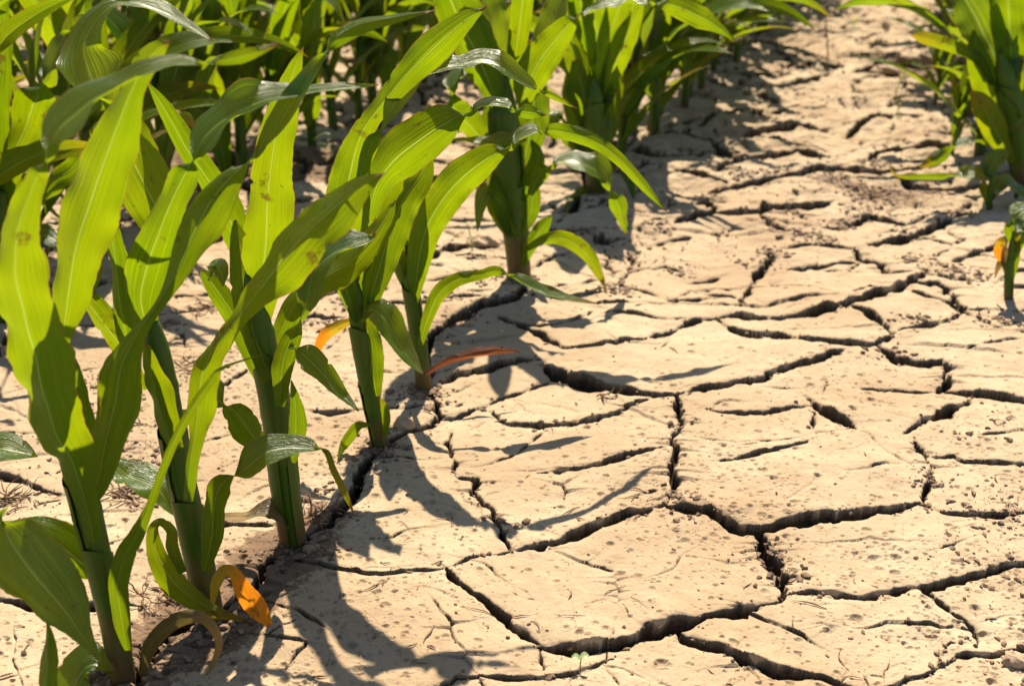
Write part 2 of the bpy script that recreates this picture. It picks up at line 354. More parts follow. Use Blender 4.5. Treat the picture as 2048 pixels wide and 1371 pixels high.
def to_ground_line(w, lip, pts):
    P = []; HW = []
    pts = np.array(pts, float); n = len(pts)
    for i, (x, y) in enumerate(pts):
        a = pts[max(0, i - 1)]; b = pts[min(n - 1, i + 1)]
        t = b - a; t /= np.linalg.norm(t) + 1e-9; pp = np.array([-t[1], t[0]])
        g = ground_pt(x, y)[:2]
        g2 = ground_pt(x + pp[0] * w * .5, y + pp[1] * w * .5)[:2]; g1 = ground_pt(x - pp[0] * w * .5, y - pp[1] * w * .5)[:2]
        tw = ground_pt(x + t[0] * 4, y + t[1] * 4)[:2] - g; tw /= np.linalg.norm(tw) + 1e-9
        dv = g2 - g1; hw = 0.5 * abs(dv[0] * -tw[1] + dv[1] * tw[0])
        horiz = abs(tw[0])
        P.append(g); HW.append(hw * (1 - 0.42 * horiz) * (1 + .45 * min(1, max(0, g[1] - 1.4))))
    return np.array(P), np.array(HW), lip

def roughen(P, HW, LIP, seed, amp=0.10, step=0.006, joined=False):
    # subdivide finely and wander sideways, as a drying crack does
    out = []; hw = []; lp = []
    seg = np.linalg.norm(np.diff(P, axis=0), axis=1); L = np.concatenate([[0], np.cumsum(seg)])
    n = max(3, min(200, int(L[-1] / step)))
    s = np.linspace(0, L[-1], n)
    X = np.interp(s, L, P[:, 0]); Y = np.interp(s, L, P[:, 1]); W = np.interp(s, L, HW)
    tx = np.gradient(X); ty = np.gradient(Y); l = np.hypot(tx, ty) + 1e-9
    env = np.minimum(1, np.minimum(s, L[-1] - s) / 0.02)
    off = (fbm(s * 26 + seed * 3.7, s * 0 + seed, 1, 3) * 0.009 + fbm(s * 120 + seed, s * 0 + seed * 2.1, 4, 2) * 0.004) * env * (amp / 0.10)
    X = X - ty / l * off; Y = Y + tx / l * off
    W = W * (1 + 0.9 * fbm(s * 45 + seed * 5, s * 0 + seed, 7, 2)) * (0.35 + 0.65 * np.minimum(1, np.minimum(s, L[-1] - s) / 0.03 + 0.15))
    if joined: W = np.interp(s, L, HW) * (1 + 0.9 * fbm(s * 45 + seed * 5, s * 0 + seed, 7, 2))
    lipe = LIP * (np.minimum(1, np.minimum(s, L[-1] - s) / 0.02 + .25) if joined else np.minimum(1, np.minimum(s, L[-1] - s) / 0.05)) * (0.75 + 1.1 * fbm(s * 9 + seed, s * 0 + seed * 1.3, 9, 2))
    return np.stack([X, Y], 1), np.maximum(W, 0.0004), np.maximum(lipe, 0)

covered = []
for i, (w, lip, pts) in enumerate(CR):
    P, HW, lp = to_ground_line(w, lip, pts)
    LINES.append(roughen(P, HW, lp, i + 1, amp=0.07 if w > 4 else 0.05))
    covered.append(P)
covered = np.concatenate([np.stack([np.interp(np.linspace(0, 1, 12), np.linspace(0, 1, len(p)), p[:, j]) for j in (0, 1)], 1) for p in covered])

# more cracks of the same kind where the photograph is blurred, hidden or cut off
from mathutils.geometry import delaunay_2d_cdt
def net_lines(x0, x1, y0, y1, cell, seed, keep=0.85, aniso=1.0):
    rg = np.random.default_rng(seed); pts = []
    nx = int((x1 - x0) / cell); ny = int((y1 - y0) / (cell * aniso))
    for i in range(nx):
        for j in range(ny):
            pts.append(Vector((x0 + (i + .5 + rg.uniform(-.46, .46)) * cell, y0 + (j + .5 + rg.uniform(-.46, .46)) * cell * aniso)))
    v, e, f, _, _, _ = delaunay_2d_cdt(pts, [], [], 0, 1e-7)
    cc = []; em = {}
    for k, t in enumerate(f):
        a, b, c = [np.array(v[q]) for q in t]
        d = 2 * (a[0] * (b[1] - c[1]) + b[0] * (c[1] - a[1]) + c[0] * (a[1] - b[1]))
        if abs(d) < 1e-9: cc.append((a + b + c) / 3)
        else:
            ux = ((a @ a) * (b[1] - c[1]) + (b @ b) * (c[1] - a[1]) + (c @ c) * (a[1] - b[1])) / d
            uy = ((a @ a) * (c[0] - b[0]) + (b @ b) * (a[0] - c[0]) + (c @ c) * (b[0] - a[0])) / d
            q = np.array([ux, uy]); ct = (a + b + c) / 3
            if np.linalg.norm(q - ct) > cell * 1.2: q = ct
            cc.append(q)
        for p in range(3):
            em.setdefault(tuple(sorted((t[p], t[(p + 1) % 3]))), []).append(k)
    for ed, fs in em.items():
        if len(fs) == 2 and rg.random() < keep:
            A, B = cc[fs[0]], cc[fs[1]]
            if np.linalg.norm(A - B) > 0.02: yield A, B, rg
def in_traced(p):
    return np.min(np.hypot(covered[:, 0] - p[0], covered[:, 1] - p[1]))
k_ = 500
for (x0, x1, y0, y1, cell, seed, keep, an) in [(-1.6, 2.4, 0.3, 2.3, .17, 3, .8, 1.0), (-2.6, 3.6, 2.25, 6.5, .18, 4, .9, .75), (-1.4, 1.4, -1.0, .3, .2, 6, .7, 1.0)]:
    for A, B, rg in net_lines(x0, x1, y0, y1, cell, seed, keep, an):
        M = (A + B) / 2
        lim = 0.09 if M[1] < 2.4 else 0.05
        if min(in_traced(A), in_traced(M), in_traced(B)) < lim: continue
        w = rg.uniform(.0018, .006) * (1.0 if M[1] < 2.3 else 1.7)
        k_ += 1
        LINES.append(roughen(np.array([A, M + rg.normal(0, .008, 2), B]), np.array([w, w * 1.3, w]), rg.uniform(.4, 1.2), k_, amp=.1, step=.006 if M[1] < 2.3 else .012, joined=True))

for (x0, x1, y0, y1, cell, seed, keep, an, w0, w1) in [(-1.0, 1.1, .7, 1.7, .12, 13, .28, .9, .0005, .0012), (-1.6, 1.9, 1.7, 5.4, .125, 14, .86, .72, .0012, .0038)]:
    for A, B, rg in net_lines(x0, x1, y0, y1, cell, seed, keep, an):
        M = (A + B) / 2
        if in_traced(M) < .012: continue
        w = rg.uniform(w0, w1); k_ += 1
        LINES.append(roughen(np.array([A, M + rg.normal(0, .006, 2), B]), np.array([w * .9, w, w * .8]), rg.uniform(.3, 1.3), k_, amp=.1, step=.006, joined=True))
hr = np.random.default_rng(19)
for _ in range(260):
    yy = .75 + 2.6 * hr.random() ** 1.2; xx = hr.uniform(-.5, .5) * (yy * cT + H * sT) * .95
    a = hr.normal(0, .5) + (1.3 if hr.random() < .3 else 0); Ln = hr.uniform(.012, .055) * (1 + .35 * yy)
    p0 = np.array([xx, yy]); pp_ = [p0]
    for q in range(4):
        a += hr.normal(0, .35); pp_.append(pp_[-1] + np.array([math.cos(a), math.sin(a)]) * Ln / 4)
    k_ += 1; w = hr.uniform(.0004, .0009) * (1 + .5 * max(0, yy - 1))
    LINES.append(roughen(np.array(pp_), np.full(5, w), hr.uniform(.3, 1.6), k_, amp=.1, step=.004))

# graded grid: as fine as a picture point near the camera, coarser to the sides, behind and to the horizon
ya = np.concatenate([[1600, 1570, 1545], np.concatenate([np.arange(1525, 1375, -2.5), np.arange(1375, 0, -1.05), np.arange(0, -150, -2.5)])])
zr = H / np.tan(TH + np.arctan((ya - CY) / F))
z0 = zr[0]
back = z0 - 0.004 * (1.22 ** np.arange(1, 36))
back = back[back > -60][::-1]
far = zr[-1] * 1.22 ** np.arange(1, 14)
ROWS = np.concatenate([back, zr, far]); NR = len(ROWS)
uc = np.arange(-160, 2215, 2.15)
side = 2.15 * 1.27 ** np.arange(1, 34)
UC = np.concatenate([uc[0] - np.cumsum(side)[::-1], uc, uc[-1] + np.cumsum(side)]); NC = len(UC)
DEP = np.maximum(ROWS, z0) * cT + H * sT
GX = (UC[None, :] - CX) / F * DEP[:, None]; GY = np.repeat(ROWS[:, None], NC, 1)

E = np.full((NR, NC), 1.0); DW = np.full((NR, NC), 0.002); LIFT = np.zeros((NR, NC)); SINK = np.zeros((NR, NC))
R = 0.10
def cols_of(x, dep): return np.searchsorted(UC, CX + x * F / dep)
for li, (P, HW, LP) in enumerate(LINES):
    r0 = np.searchsorted(ROWS, P[:, 1].min() - R); r1 = np.searchsorted(ROWS, P[:, 1].max() + R)
    if r1 - r0 < 2: continue
    d0, d1 = DEP[r0], DEP[min(r1, NR - 1)]
    c0 = min(cols_of(P[:, 0].min() - R, d0), cols_of(P[:, 0].min() - R, d1)); c1 = max(cols_of(P[:, 0].max() + R, d0), cols_of(P[:, 0].max() + R, d1))
    if c1 - c0 < 2: continue
    gx = GX[r0:r1, c0:c1]; gy = GY[r0:r1, c0:c1]
    D = np.full(gx.shape, 9.0); S = np.zeros(gx.shape); W = np.zeros(gx.shape); LL = np.zeros(gx.shape)
    for k in range(len(P) - 1):
        ax, ay = P[k]; bx, by = P[k + 1]
        q0 = np.searchsorted(ROWS[r0:r1], min(ay, by) - R); q1 = np.searchsorted(ROWS[r0:r1], max(ay, by) + R)
        if q1 <= q0: continue
        dd = DEP[r0 + q0], DEP[min(r0 + q1, NR - 1)]
        xs = [min(ax, bx) - R, max(ax, bx) + R]
        e0 = max(0, min(cols_of(xs[0], t) for t in dd) - c0); e1 = max(cols_of(xs[1], t) for t in dd) - c0
        X = gx[q0:q1, e0:e1]; Y = gy[q0:q1, e0:e1]
        if X.size == 0: continue
        vx, vy = bx - ax, by - ay; l2 = vx * vx + vy * vy + 1e-12
        t = np.clip(((X - ax) * vx + (Y - ay) * vy) / l2, 0, 1)
        ex = X - ax - t * vx; ey = Y - ay - t * vy
        d = np.hypot(ex, ey); m = d < D[q0:q1, e0:e1]
        sgn = (vx * (Y - ay) - vy * (X - ax)) * (1 if (vx > 0 or (vx == 0 and vy > 0)) else -1)   # >0: far side
        D[q0:q1, e0:e1][m] = d[m]; S[q0:q1, e0:e1][m] = np.sign(sgn)[m]
        W[q0:q1, e0:e1][m] = (HW[k] + (HW[k + 1] - HW[k]) * t)[m]; LL[q0:q1, e0:e1][m] = (LP[k] + (LP[k + 1] - LP[k]) * t)[m]
    e = D - W
    ev = E[r0:r1, c0:c1]; m = e < ev
    ev[m] = e[m]; DW[r0:r1, c0:c1][m] = W[m]
    ed = np.maximum(e, 0)
    bl = np.clip(1 + e / np.clip(W * .85, .0025, .009), 0, 1); bl = bl * bl * (3 - 2 * bl)
    lift = np.where(S > 0, bl * LL * (0.0020 + np.minimum(W, .008) * 1.0) * np.exp(-ed / 0.030), 0)
    LIFT[r0:r1, c0:c1] = np.maximum(LIFT[r0:r1, c0:c1], lift)
    sink = np.where(S < 0, bl * (0.0008 + np.minimum(W, .008) * .30) * np.exp(-ed / 0.012), 0)
    SINK[r0:r1, c0:c1] = np.maximum(SINK[r0:r1, c0:c1], sink)

near = GY < 7
rag = 0.0044 * fbm(GX * 70, GY * 70, 21, 3)
Er = E + rag * np.clip(DW / 0.003, .25, 1.3)
wall = np.clip(DW * 0.85, np.maximum(0.0012, 2.2 * np.gradient(ROWS)[:, None] * (GY < 5)), 0.009)
dep = np.clip(DW * 4.2 + 0.003, 0.004, 0.036)
tt = np.clip(-Er / wall, 0, 1); tt = tt * tt * (3 - 2 * tt)
crumb = 0.5 * fbm(GX * 75, GY * 75, 31, 3)
led = vnoise(GX * 110 + GY * 35, tt * 4.2 + GX * 9, 33) + .6 * vnoise(GX * 260, tt * 8.0 + GY * 40, 34)
ZC = -dep * np.clip(tt + 0.42 * led * np.sin(np.pi * np.clip(tt, 0, 1)) + crumb * tt * tt, 0, 1.6)
Ed = np.maximum(Er, 0)
ZR = -0.0022 * np.exp(-Ed / 0.0035) * np.clip(DW / .004, .2, 1.2)
ZB = 0.0105 * fbm(GX * 3.2, GY * 3.2, 41, 2) + 0.0065 * fbm(GX * 11, GY * 11, 43, 2) + 0.0012 * fbm(GX * 45, GY * 45, 45, 2)
ZB = ZB * np.exp(-np.maximum(GY - 6, 0) / 6)
# scaly surface farther up the inter-row: shallow flakes
fl = fbm(GX * 26, GY * 34, 51, 2)
tf = fbm(GX * 9, GY * 15, 53, 3) * 5.0; tfl = np.floor(tf); tfr = np.clip((tf - tfl) / 0.13, 0, 1)
ZF = (0.0025 * np.clip(fl * 3, -1, 1) + 0.0042 * (tfl + tfr * tfr * (3 - 2 * tfr))) * np.clip((GY - 1.75) / 0.9, 0.0, 1)
ZF = ZF + 0.0011 * fbm(GX * 60, GY * 60, 57, 3) + 0.0010 * np.clip(fbm(GX * 34, GY * 34, 58, 3) - .25, 0, 1)
ZU = 0.0075 * np.clip(fbm(GX * 6, GY * 6, 71, 2) * 2.2 - .1, 0, 1) * np.exp(-Ed / 0.016) * np.clip(DW / .003, 0, 1) * (1 - tt)
GZ = ZU + ZB + ZC + ZR + LIFT - SINK + ZF

# raindrop pits
def ground_index(x, y):
    r = int(np.clip(np.searchsorted(ROWS, y), 1, NR - 2)); c = int(np.clip(np.searchsorted(UC, CX + x * F / DEP[r]), 1, NC - 2))
    return r, c
def ground_z(x, y):
    r, c = ground_index(x, y); return float(GZ[r, c])
pit_rng = np.random.default_rng(8)
npit = 0
for _ in range(46000):
    yy = 0.62 + 1.75 * pit_rng.random() ** 1.2; half = (yy * cT + H * sT) * 0.47
    xx = pit_rng.uniform(-half, half)
    if float(vnoise(np.float64(xx * 5), np.float64(yy * 5), 61)) + pit_rng.uniform(-.35, .35) < -0.02: continue
    r, c = ground_index(xx, yy)
    if E[r, c] < 0.004: continue
    rad = min(0.0062, 0.0011 + pit_rng.gamma(1.5, 0.0008)); dp = rad * pit_rng.uniform(.34, .62)
    rr0 = np.searchsorted(ROWS, yy - rad * 1.7); rr1 = np.searchsorted(ROWS, yy + rad * 1.7) + 1
    cc0 = np.searchsorted(UC, CX + (xx - rad * 1.7) * F / DEP[r]); cc1 = np.searchsorted(UC, CX + (xx + rad * 1.7) * F / DEP[r]) + 1
    q = np.hypot(GX[rr0:rr1, cc0:cc1] - xx, GY[rr0:rr1, cc0:cc1] - yy) / rad
    GZ[rr0:rr1, cc0:cc1] += -dp * np.clip(1 - q * q, 0, 1) + 0.20 * dp * np.exp(-((q - 1.12) / .22) ** 2)
    npit += 1
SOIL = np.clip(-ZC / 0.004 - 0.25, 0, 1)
# brown loose soil lies along the plant row and in patches up the inter-row
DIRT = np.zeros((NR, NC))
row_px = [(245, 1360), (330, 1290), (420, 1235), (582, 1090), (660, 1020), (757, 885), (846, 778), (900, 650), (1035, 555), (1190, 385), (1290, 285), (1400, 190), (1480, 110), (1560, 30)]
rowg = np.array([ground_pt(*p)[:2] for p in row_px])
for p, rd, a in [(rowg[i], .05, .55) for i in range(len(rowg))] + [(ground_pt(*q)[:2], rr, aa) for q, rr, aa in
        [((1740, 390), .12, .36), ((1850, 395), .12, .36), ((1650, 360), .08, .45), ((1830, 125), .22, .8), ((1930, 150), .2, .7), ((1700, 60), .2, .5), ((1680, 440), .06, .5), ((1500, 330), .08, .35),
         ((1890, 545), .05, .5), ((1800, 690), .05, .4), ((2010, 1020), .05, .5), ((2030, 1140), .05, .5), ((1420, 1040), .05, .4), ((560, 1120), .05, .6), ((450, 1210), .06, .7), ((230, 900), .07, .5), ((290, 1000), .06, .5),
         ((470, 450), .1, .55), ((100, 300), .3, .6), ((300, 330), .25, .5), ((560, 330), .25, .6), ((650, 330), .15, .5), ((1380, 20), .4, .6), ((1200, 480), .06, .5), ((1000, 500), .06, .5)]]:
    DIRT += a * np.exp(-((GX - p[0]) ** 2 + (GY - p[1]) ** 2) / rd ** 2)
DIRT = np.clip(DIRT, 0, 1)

gm = bpy.data.meshes.new('ground')
co = np.stack([GX, GY, GZ], 2).reshape(-1, 3).astype(np.float32)
gm.vertices.add(NR * NC); gm.vertices.foreach_set('co', co.ravel())
idx = np.arange(NR * NC, dtype=np.int32).reshape(NR, NC)
quad = np.stack([idx[:-1, :-1], idx[:-1, 1:], idx[1:, 1:], idx[1:, :-1]], 2).reshape(-1)
nq = (NR - 1) * (NC - 1)
gm.loops.add(nq * 4); gm.loops.foreach_set('vertex_index', quad)
gm.polygons.add(nq); gm.polygons.foreach_set('loop_start', np.arange(0, nq * 4, 4, dtype=np.int32))
gm.polygons.foreach_set('use_smooth', np.ones(nq, dtype=bool))
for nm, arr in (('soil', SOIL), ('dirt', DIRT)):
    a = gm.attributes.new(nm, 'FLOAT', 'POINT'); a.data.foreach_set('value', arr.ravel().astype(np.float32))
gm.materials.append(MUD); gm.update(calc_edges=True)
tag(link_mesh('ground', gm), 'pale cracked dry mud ground split into curled plates between corn rows', 'ground', kind='structure')

# ------------------------------------------------------------------ leaf and stalk builders
def catmull(pts, per):
    pts = np.asarray(pts, float); n = len(pts)
    ext = np.vstack([2 * pts[0] - pts[1], pts, 2 * pts[-1] - pts[-2]])
    out = []
    for i in range(n - 1):
        p0, p1, p2, p3 = ext[i:i + 4]
        for t in np.linspace(0, 1, per, endpoint=False):
            out.append(0.5 * (2 * p1 + (p2 - p0) * t + (2 * p0 - 5 * p1 + 4 * p2 - p3) * t * t + (3 * p1 - p0 - 3 * p2 + p3) * t ** 3))
    out.append(pts[-1]); return np.array(out)

NX = 11; SLIM = 1.0
def ribbon(name, P, Wv, Nv, mat, fold=0.34, ruffle=0.17, seed=0, origin=(0, 0, 0)):
    """A leaf blade: P spine (n,3), Wv half-width vectors, Nv unit normals (the lower face looks along +N)."""
    rg = random.Random(seed); n = len(P)
    L = np.concatenate([[0], np.cumsum(np.linalg.norm(np.diff(P, axis=0), axis=1))]); tot = L[-1] + 1e-9
    verts = []; uvs = []; faces = []
    fa, fb = fold * rg.uniform(.35, 1.0), fold * rg.uniform(1.0, 1.8)
    if rg.random() < .35: fa, fb = fb, fa
    f1, f2, p1, p2 = rg.uniform(28, 46), rg.uniform(28, 46), rg.uniform(0, 6), rg.uniform(0, 6)
    nick = {rg.randrange(3, max(4, n - 2)): (rg.choice((-1, 1)), rg.uniform(.06, .22)) for _ in range(rg.choice((0, 1, 2, 3)))}
    for i in range(n):
        hw = np.linalg.norm(Wv[i]); v = L[i] / tot
        jl, jr = 1 + rg.uniform(-.025, .025), 1 + rg.uniform(-.025, .025)
        if i in nick:
            if nick[i][0] < 0: jl -= nick[i][1]
            else: jr -= nick[i][1]
        env = min(1, v * 6) * min(1, (1 - v) * 4)
        for j in range(NX):
            s = -1 + 2 * j / (NX - 1)
            a = abs(s)
            if j == 0: s *= jl
            if j == NX - 1: s *= jr
            off = -(fa if s < 0 else fb) * hw * (a ** 1.25) + 0.05 * hw * math.exp(-(s / .09) ** 2)
            fr, ph = (f1, p1) if s < 0 else (f2, p2)
            off += ruffle * env * hw * a ** 3 * (math.sin(L[i] * fr * 2.2 + ph) + .5 * math.sin(L[i] * fr * 4.7 + 2 * ph))
            off += 0.10 * env * hw * math.sin(L[i] * f1 * 1.3 + p2 + 1.4 * s) + 0.03 * env * hw * math.sin(L[i] * f2 * 3.1 + p1 - 2.2 * s)
            w = P[i] + Wv[i] * s + Nv[i] * off
            verts.append(w - origin); uvs.append((j / (NX - 1), v))
    for i in range(n - 1):
        for j in range(NX - 1):
            a = i * NX + j
            faces.append((a, a + NX, a + NX + 1, a + 1))
    return mesh_from(name, verts, faces, [mat], uvs)

BRIGHT = (-0.55, 1.45, 0.1); SHADY = (0.32, 1.3, 0.25)
def traced_leaf(pts, Yb, g=None, dz0=0.0, mat=None, fold=0.34, ruffle=0.17, seed=0, origin=None):
    """Spine points (px, py, half width px); width > 0 where the lower face shows, < 0 where the upper one does."""
    S = catmull(pts, 9); n = len(S)
    if g is None:
        q_ = random.Random(seed * 7 + 3); g = (q_.uniform(-.5, .2), q_.uniform(1.1, 1.7), q_.uniform(-.35, .35))
    W = S[:, 2]
    wmax = max(4.0, np.abs(W).max() * .5)
    mixu = np.clip(0.5 - W / wmax, 0, 1)                       # 0 lower face, 1 upper face
    gu = g[0] + (g[1] - g[0]) * mixu
    env = np.abs(W).copy()
    for q in range(n):
        lo, hi = max(0, q - 9), min(n, q + 10)
        if (W[lo:hi].min() < 0 < W[lo:hi].max()): env[q] = max(env[q], 0.62 * np.mean(np.sort(np.abs(W[lo:hi]))[len(W[lo:hi]) // 2:]))
    env = np.convolve(np.pad(env, 2, mode='edge'), np.ones(5) / 5, 'valid')
    tx = np.gradient(S[:, 0]); ty = np.gradient(S[:, 1]); l = np.hypot(tx, ty) + 1e-9
    tx /= l; ty /= l
    P = np.zeros((n, 3)); Wv = np.zeros((n, 3)); Nv = np.zeros((n, 3))
    dz = dz0
    for i in range(n):
        sc_ = (Yb * cT + H * sT) / F
        if i:
            dr = S[i, 0] - S[i - 1, 0]; du = S[i - 1, 1] - S[i, 1]
            dz += (min(gu[i], .9) * du + g[2] * dr) * sc_ * 0.5
            dz = max(-0.17, min(0.17, dz))
        P[i] = at_depth(S[i, 0], S[i, 1], Yb + dz)
        sc_ = float((P[i] - CAM) @ FWD) / F * SLIM
        lr, lu = ty[i], tx[i]                                  # left of travel: right/up components
        d = gu[i] * lu + g[2] * lr
        w = W[i] if abs(W[i]) > 1.0 else (1.0 if W[i] >= 0 else -1.0)
        w *= 1.12 if w < 0 else 1 - .035 * min(1, w / 50)
        ex = math.sqrt(max(0.0, env[i] ** 2 - w * w))
        Wv[i] = ((RIGHT * lr + UP * lu + FWD * d) * w + FWD * ex) * sc_
        T = RIGHT * tx[i] + UP * -ty[i] + FWD * (gu[i] * -ty[i] + g[2] * tx[i])
        N = np.cross(T, Wv[i]); Nv[i] = N / (np.linalg.norm(N) + 1e-12)
    return ribbon('leaf', P, Wv, Nv, mat or LEAF, fold, ruffle, seed, origin)

def tube(name, P, Rr, mat, sides=12, origin=(0, 0, 0), nodes=True, cap=True):
    P = np.asarray(P, float); n = len(P); verts = []; uvs = []; faces = []
    L = np.concatenate([[0], np.cumsum(np.linalg.norm(np.diff(P, axis=0), axis=1))]); tot = L[-1] + 1e-9
    T = np.gradient(P, axis=0); T /= np.linalg.norm(T, axis=1)[:, None] + 1e-12
    ref = np.array([0.0, 1.0, 0.0]) if abs(T[0][1]) < .9 else np.array([1.0, 0, 0])
    for i in range(n):
        a = np.cross(ref, T[i]); a /= np.linalg.norm(a) + 1e-12; b = np.cross(T[i], a)
        for j in range(sides):
            th = 2 * math.pi * j / sides
            verts.append(P[i] + (a * math.cos(th) + b * math.sin(th) * .92) * Rr[i] - origin); uvs.append((j / sides, L[i] / tot))
    for i in range(n - 1):
        for j in range(sides):
            k = (j + 1) % sides
            faces.append((i * sides + j, i * sides + k, (i + 1) * sides + k, (i + 1) * sides + j))
    if cap:
        faces.append(tuple(reversed(range(sides)))); faces.append(tuple((n - 1) * sides + j for j in range(sides)))
    return mesh_from(name, verts, faces, [mat], uvs)

def traced_stalk(pts, Yb, origin, bury=True):
    S = catmull(pts, 8); sc_ = (Yb * cT + H * sT) / F
    P = [on_plane(x, y, Yb) for x, y, _ in S]; Rr = [max(.0012, r * sc_ * .92) for _, _, r in S]
    n = len(P)
    for i in range(n):                                         # sheath collars make slight steps
        f = i / n * 4.2; Rr[i] *= 1 + 0.10 * max(0, 1 - abs((f % 1) - .92) / .07)
    dn = P[0] - P[2]; P[0] = P[0] + dn / np.linalg.norm(dn) * .03
    return tube('stalk', P, Rr, STALK, 14, origin), P, Rr

def sheath(stalk_pts, radii, a, b, phi, org):
    V, Fc, U = [], [], []; ns = 12; sides = 18
    idx = np.linspace(a, b, ns) * (len(stalk_pts) - 1)
    pts = np.array(stalk_pts); rad = np.array(radii)
    for q, f in enumerate(idx):
        i = int(min(len(pts) - 2, f)); fr = f - i
        c = pts[i] * (1 - fr) + pts[i + 1] * fr; r = rad[i] * (1 - fr) + rad[i + 1] * fr
        t = q / (ns - 1); T = pts[i + 1] - pts[i]; T = T / np.linalg.norm(T)
        A = np.cross([0, 1, 0], T); A /= np.linalg.norm(A); B = np.cross(T, A)
        for j in range(sides + 1):
            w = j / sides; th = phi + (w - .5) * math.radians(325)
            rr_ = r * (1.035 + .05 * w + .10 * t ** 3) + .0004
            up = T * (r * .7 * t * math.cos((w - .5) * 2 * math.pi))
            V.append(c + (A * math.cos(th) + B * math.sin(th)) * rr_ + up - org); U.append((w, a + (b - a) * t))
    for q in range(ns - 1):
        for j in range(sides):
            k = q * (sides + 1) + j; Fc.append((k, k + 1, k + sides + 2, k + sides + 1))
    return mesh_from('leaf_sheath', V, Fc, [STALK], U)

def traced_plant(base, label, stalks, leaves, group=None, cat='corn plant', name='corn_plant', Y=None, smat=None):
    g = ground_pt(*base); Yb = g[1] if Y is None else Y
    org = np.array([g[0], Yb, 0.0])
    e = empty(name, org); tag(e, label, cat, group)
    for s in stalks:
        me, SP_, SR_ = traced_stalk(s, Yb, org); link_mesh('stalk', me, e)
        if smat: me.materials[0] = smat
        if len(s) > 4:
            ph = (base[0] % 7) * .9
            for q, (a, b) in enumerate(((.03, .36), (.30, .60))): link_mesh('leaf_sheath', sheath(SP_, SR_, a, b, ph + math.pi * q, org), e)
    for i, lf in enumerate(leaves):
        kw = dict(lf[1]) if isinstance(lf, tuple) else {}
        pts = lf[0] if isinstance(lf, tuple) else lf
        lab = kw.pop('label', None)
        o = link_mesh('leaf', traced_leaf(pts, Yb, seed=int(base[0]) * 31 + i, origin=org, **kw), e)
        if lab: o['label'] = lab
    return e

GR = 'young corn plants of the sharp front row'
T_, O_, R_, D_ = dict(mat=LEAF_TIPPED), dict(mat=LEAF_ORANGE), dict(mat=LEAF_RED), dict(mat=LEAF_DRY)
DOWN = (-0.5, 0.75, 0.15)
traced_plant((243, 1362), 'nearest corn plant at the bottom left corner with the very wide bright leaves', [
    [(250,1385,25),(225,1240,25),(197,1120,26),(168,1000,27),(140,915,22),(122,850,12),(112,800,4)]], [
    ([(190,1085,14),(172,1010,26),(146,925,44),(118,865,62),(86,775,74),(56,665,68),(36,560,58),(36,470,44),(58,390,28),(84,330,12),(112,272,-36),(150,228,-42),(185,195,-38),(235,172,-27),(290,145,-22),(345,129,-18),(394,127,-7),(430,122,8),(480,113,14),(530,97,8),(562,84,1)], dict(g=BRIGHT, fold=.3, dz0=-.022)),
    ([(112,800,12),(122,690,16),(135,610,38),(150,520,54),(172,430,66),(203,340,58),(238,250,43),(262,185,26),(288,130,24),(316,98,16),(343,79,1)], dict(g=BRIGHT, fold=.32, dz0=.03)),
    ([(172,1015,12),(196,960,24),(212,880,38),(230,800,48),(240,740,44),(262,690,26),(290,645,13),(322,600,13),(350,550,22),(385,470,40),(420,405,46),(455,362,32),(490,330,10),(530,285,-14),(575,220,-24),(610,165,-21),(640,120,-9),(668,82,14),(720,50,18),(790,35,12),(870,20,1)], dict(g=SHADY, dz0=-.02)),
    ([(190,1150,12),(160,1122,36),(115,1085,44),(70,1060,30),(28,1052,12)], dict(g=SHADY)),
    ([(0,1020,16),(15,1070,-36),(50,1125,-46),(95,1175,-42),(135,1225,-30),(165,1270,-14),(206,1326,-1.5)], dict(dz0=-.06, g=(-.5,.9,.5))),
    ([(256,1300,8),(243,1240,17),(236,1170,20),(250,1110,20),(275,1065,15),(300,1010,9),(325,940,8),(350,880,9),(385,815,9),(420,765,8),(445,735,4),(520,709,1)], dict(dz0=-.02)),
    ([(225,1350,8),(188,1328,-24),(162,1342,-32),(146,1378,-34),(132,1425,-24)], dict(dz0=-.02)),
    ([(282,1352,8),(296,1300,14),(320,1265,16),(355,1240,16),(395,1234,13),(425,1255,10),(437,1290,8),(425,1330,5),(412,1350,1)], dict(label='dried olive leaf arching over the soil', **D_)),
    ([(150,960,18),(158,900,30),(150,830,34),(140,760,26),(132,700,10)], dict(g=BRIGHT, dz0=.03)),
], GR)
traced_plant((90, 1500), 'single dark green leaf blade poking up at the bottom left picture edge', [[(90,1520,14),(92,1450,12),(94,1400,8)]], [
    [(95,1450,12),(92,1400,22),(92,1360,25),(96,1310,22),(97,1270,11),(93,1240,1)],
], GR)
traced_plant((-70, 1180), 'corn plant cut off by the left edge, only a pale leaf tip showing', [[(-70,1190,22),(-75,1050,22),(-85,900,18),(-90,780,10)]], [
    ([(-80,960,8),(-50,915,-20),(-5,900,-25),(35,905,-17),(76,912,-1)], {}),
    ([(-85,850,10),(-90,760,26),(-80,660,30),(-100,560,22),(-110,480,2)], {}),
], GR)
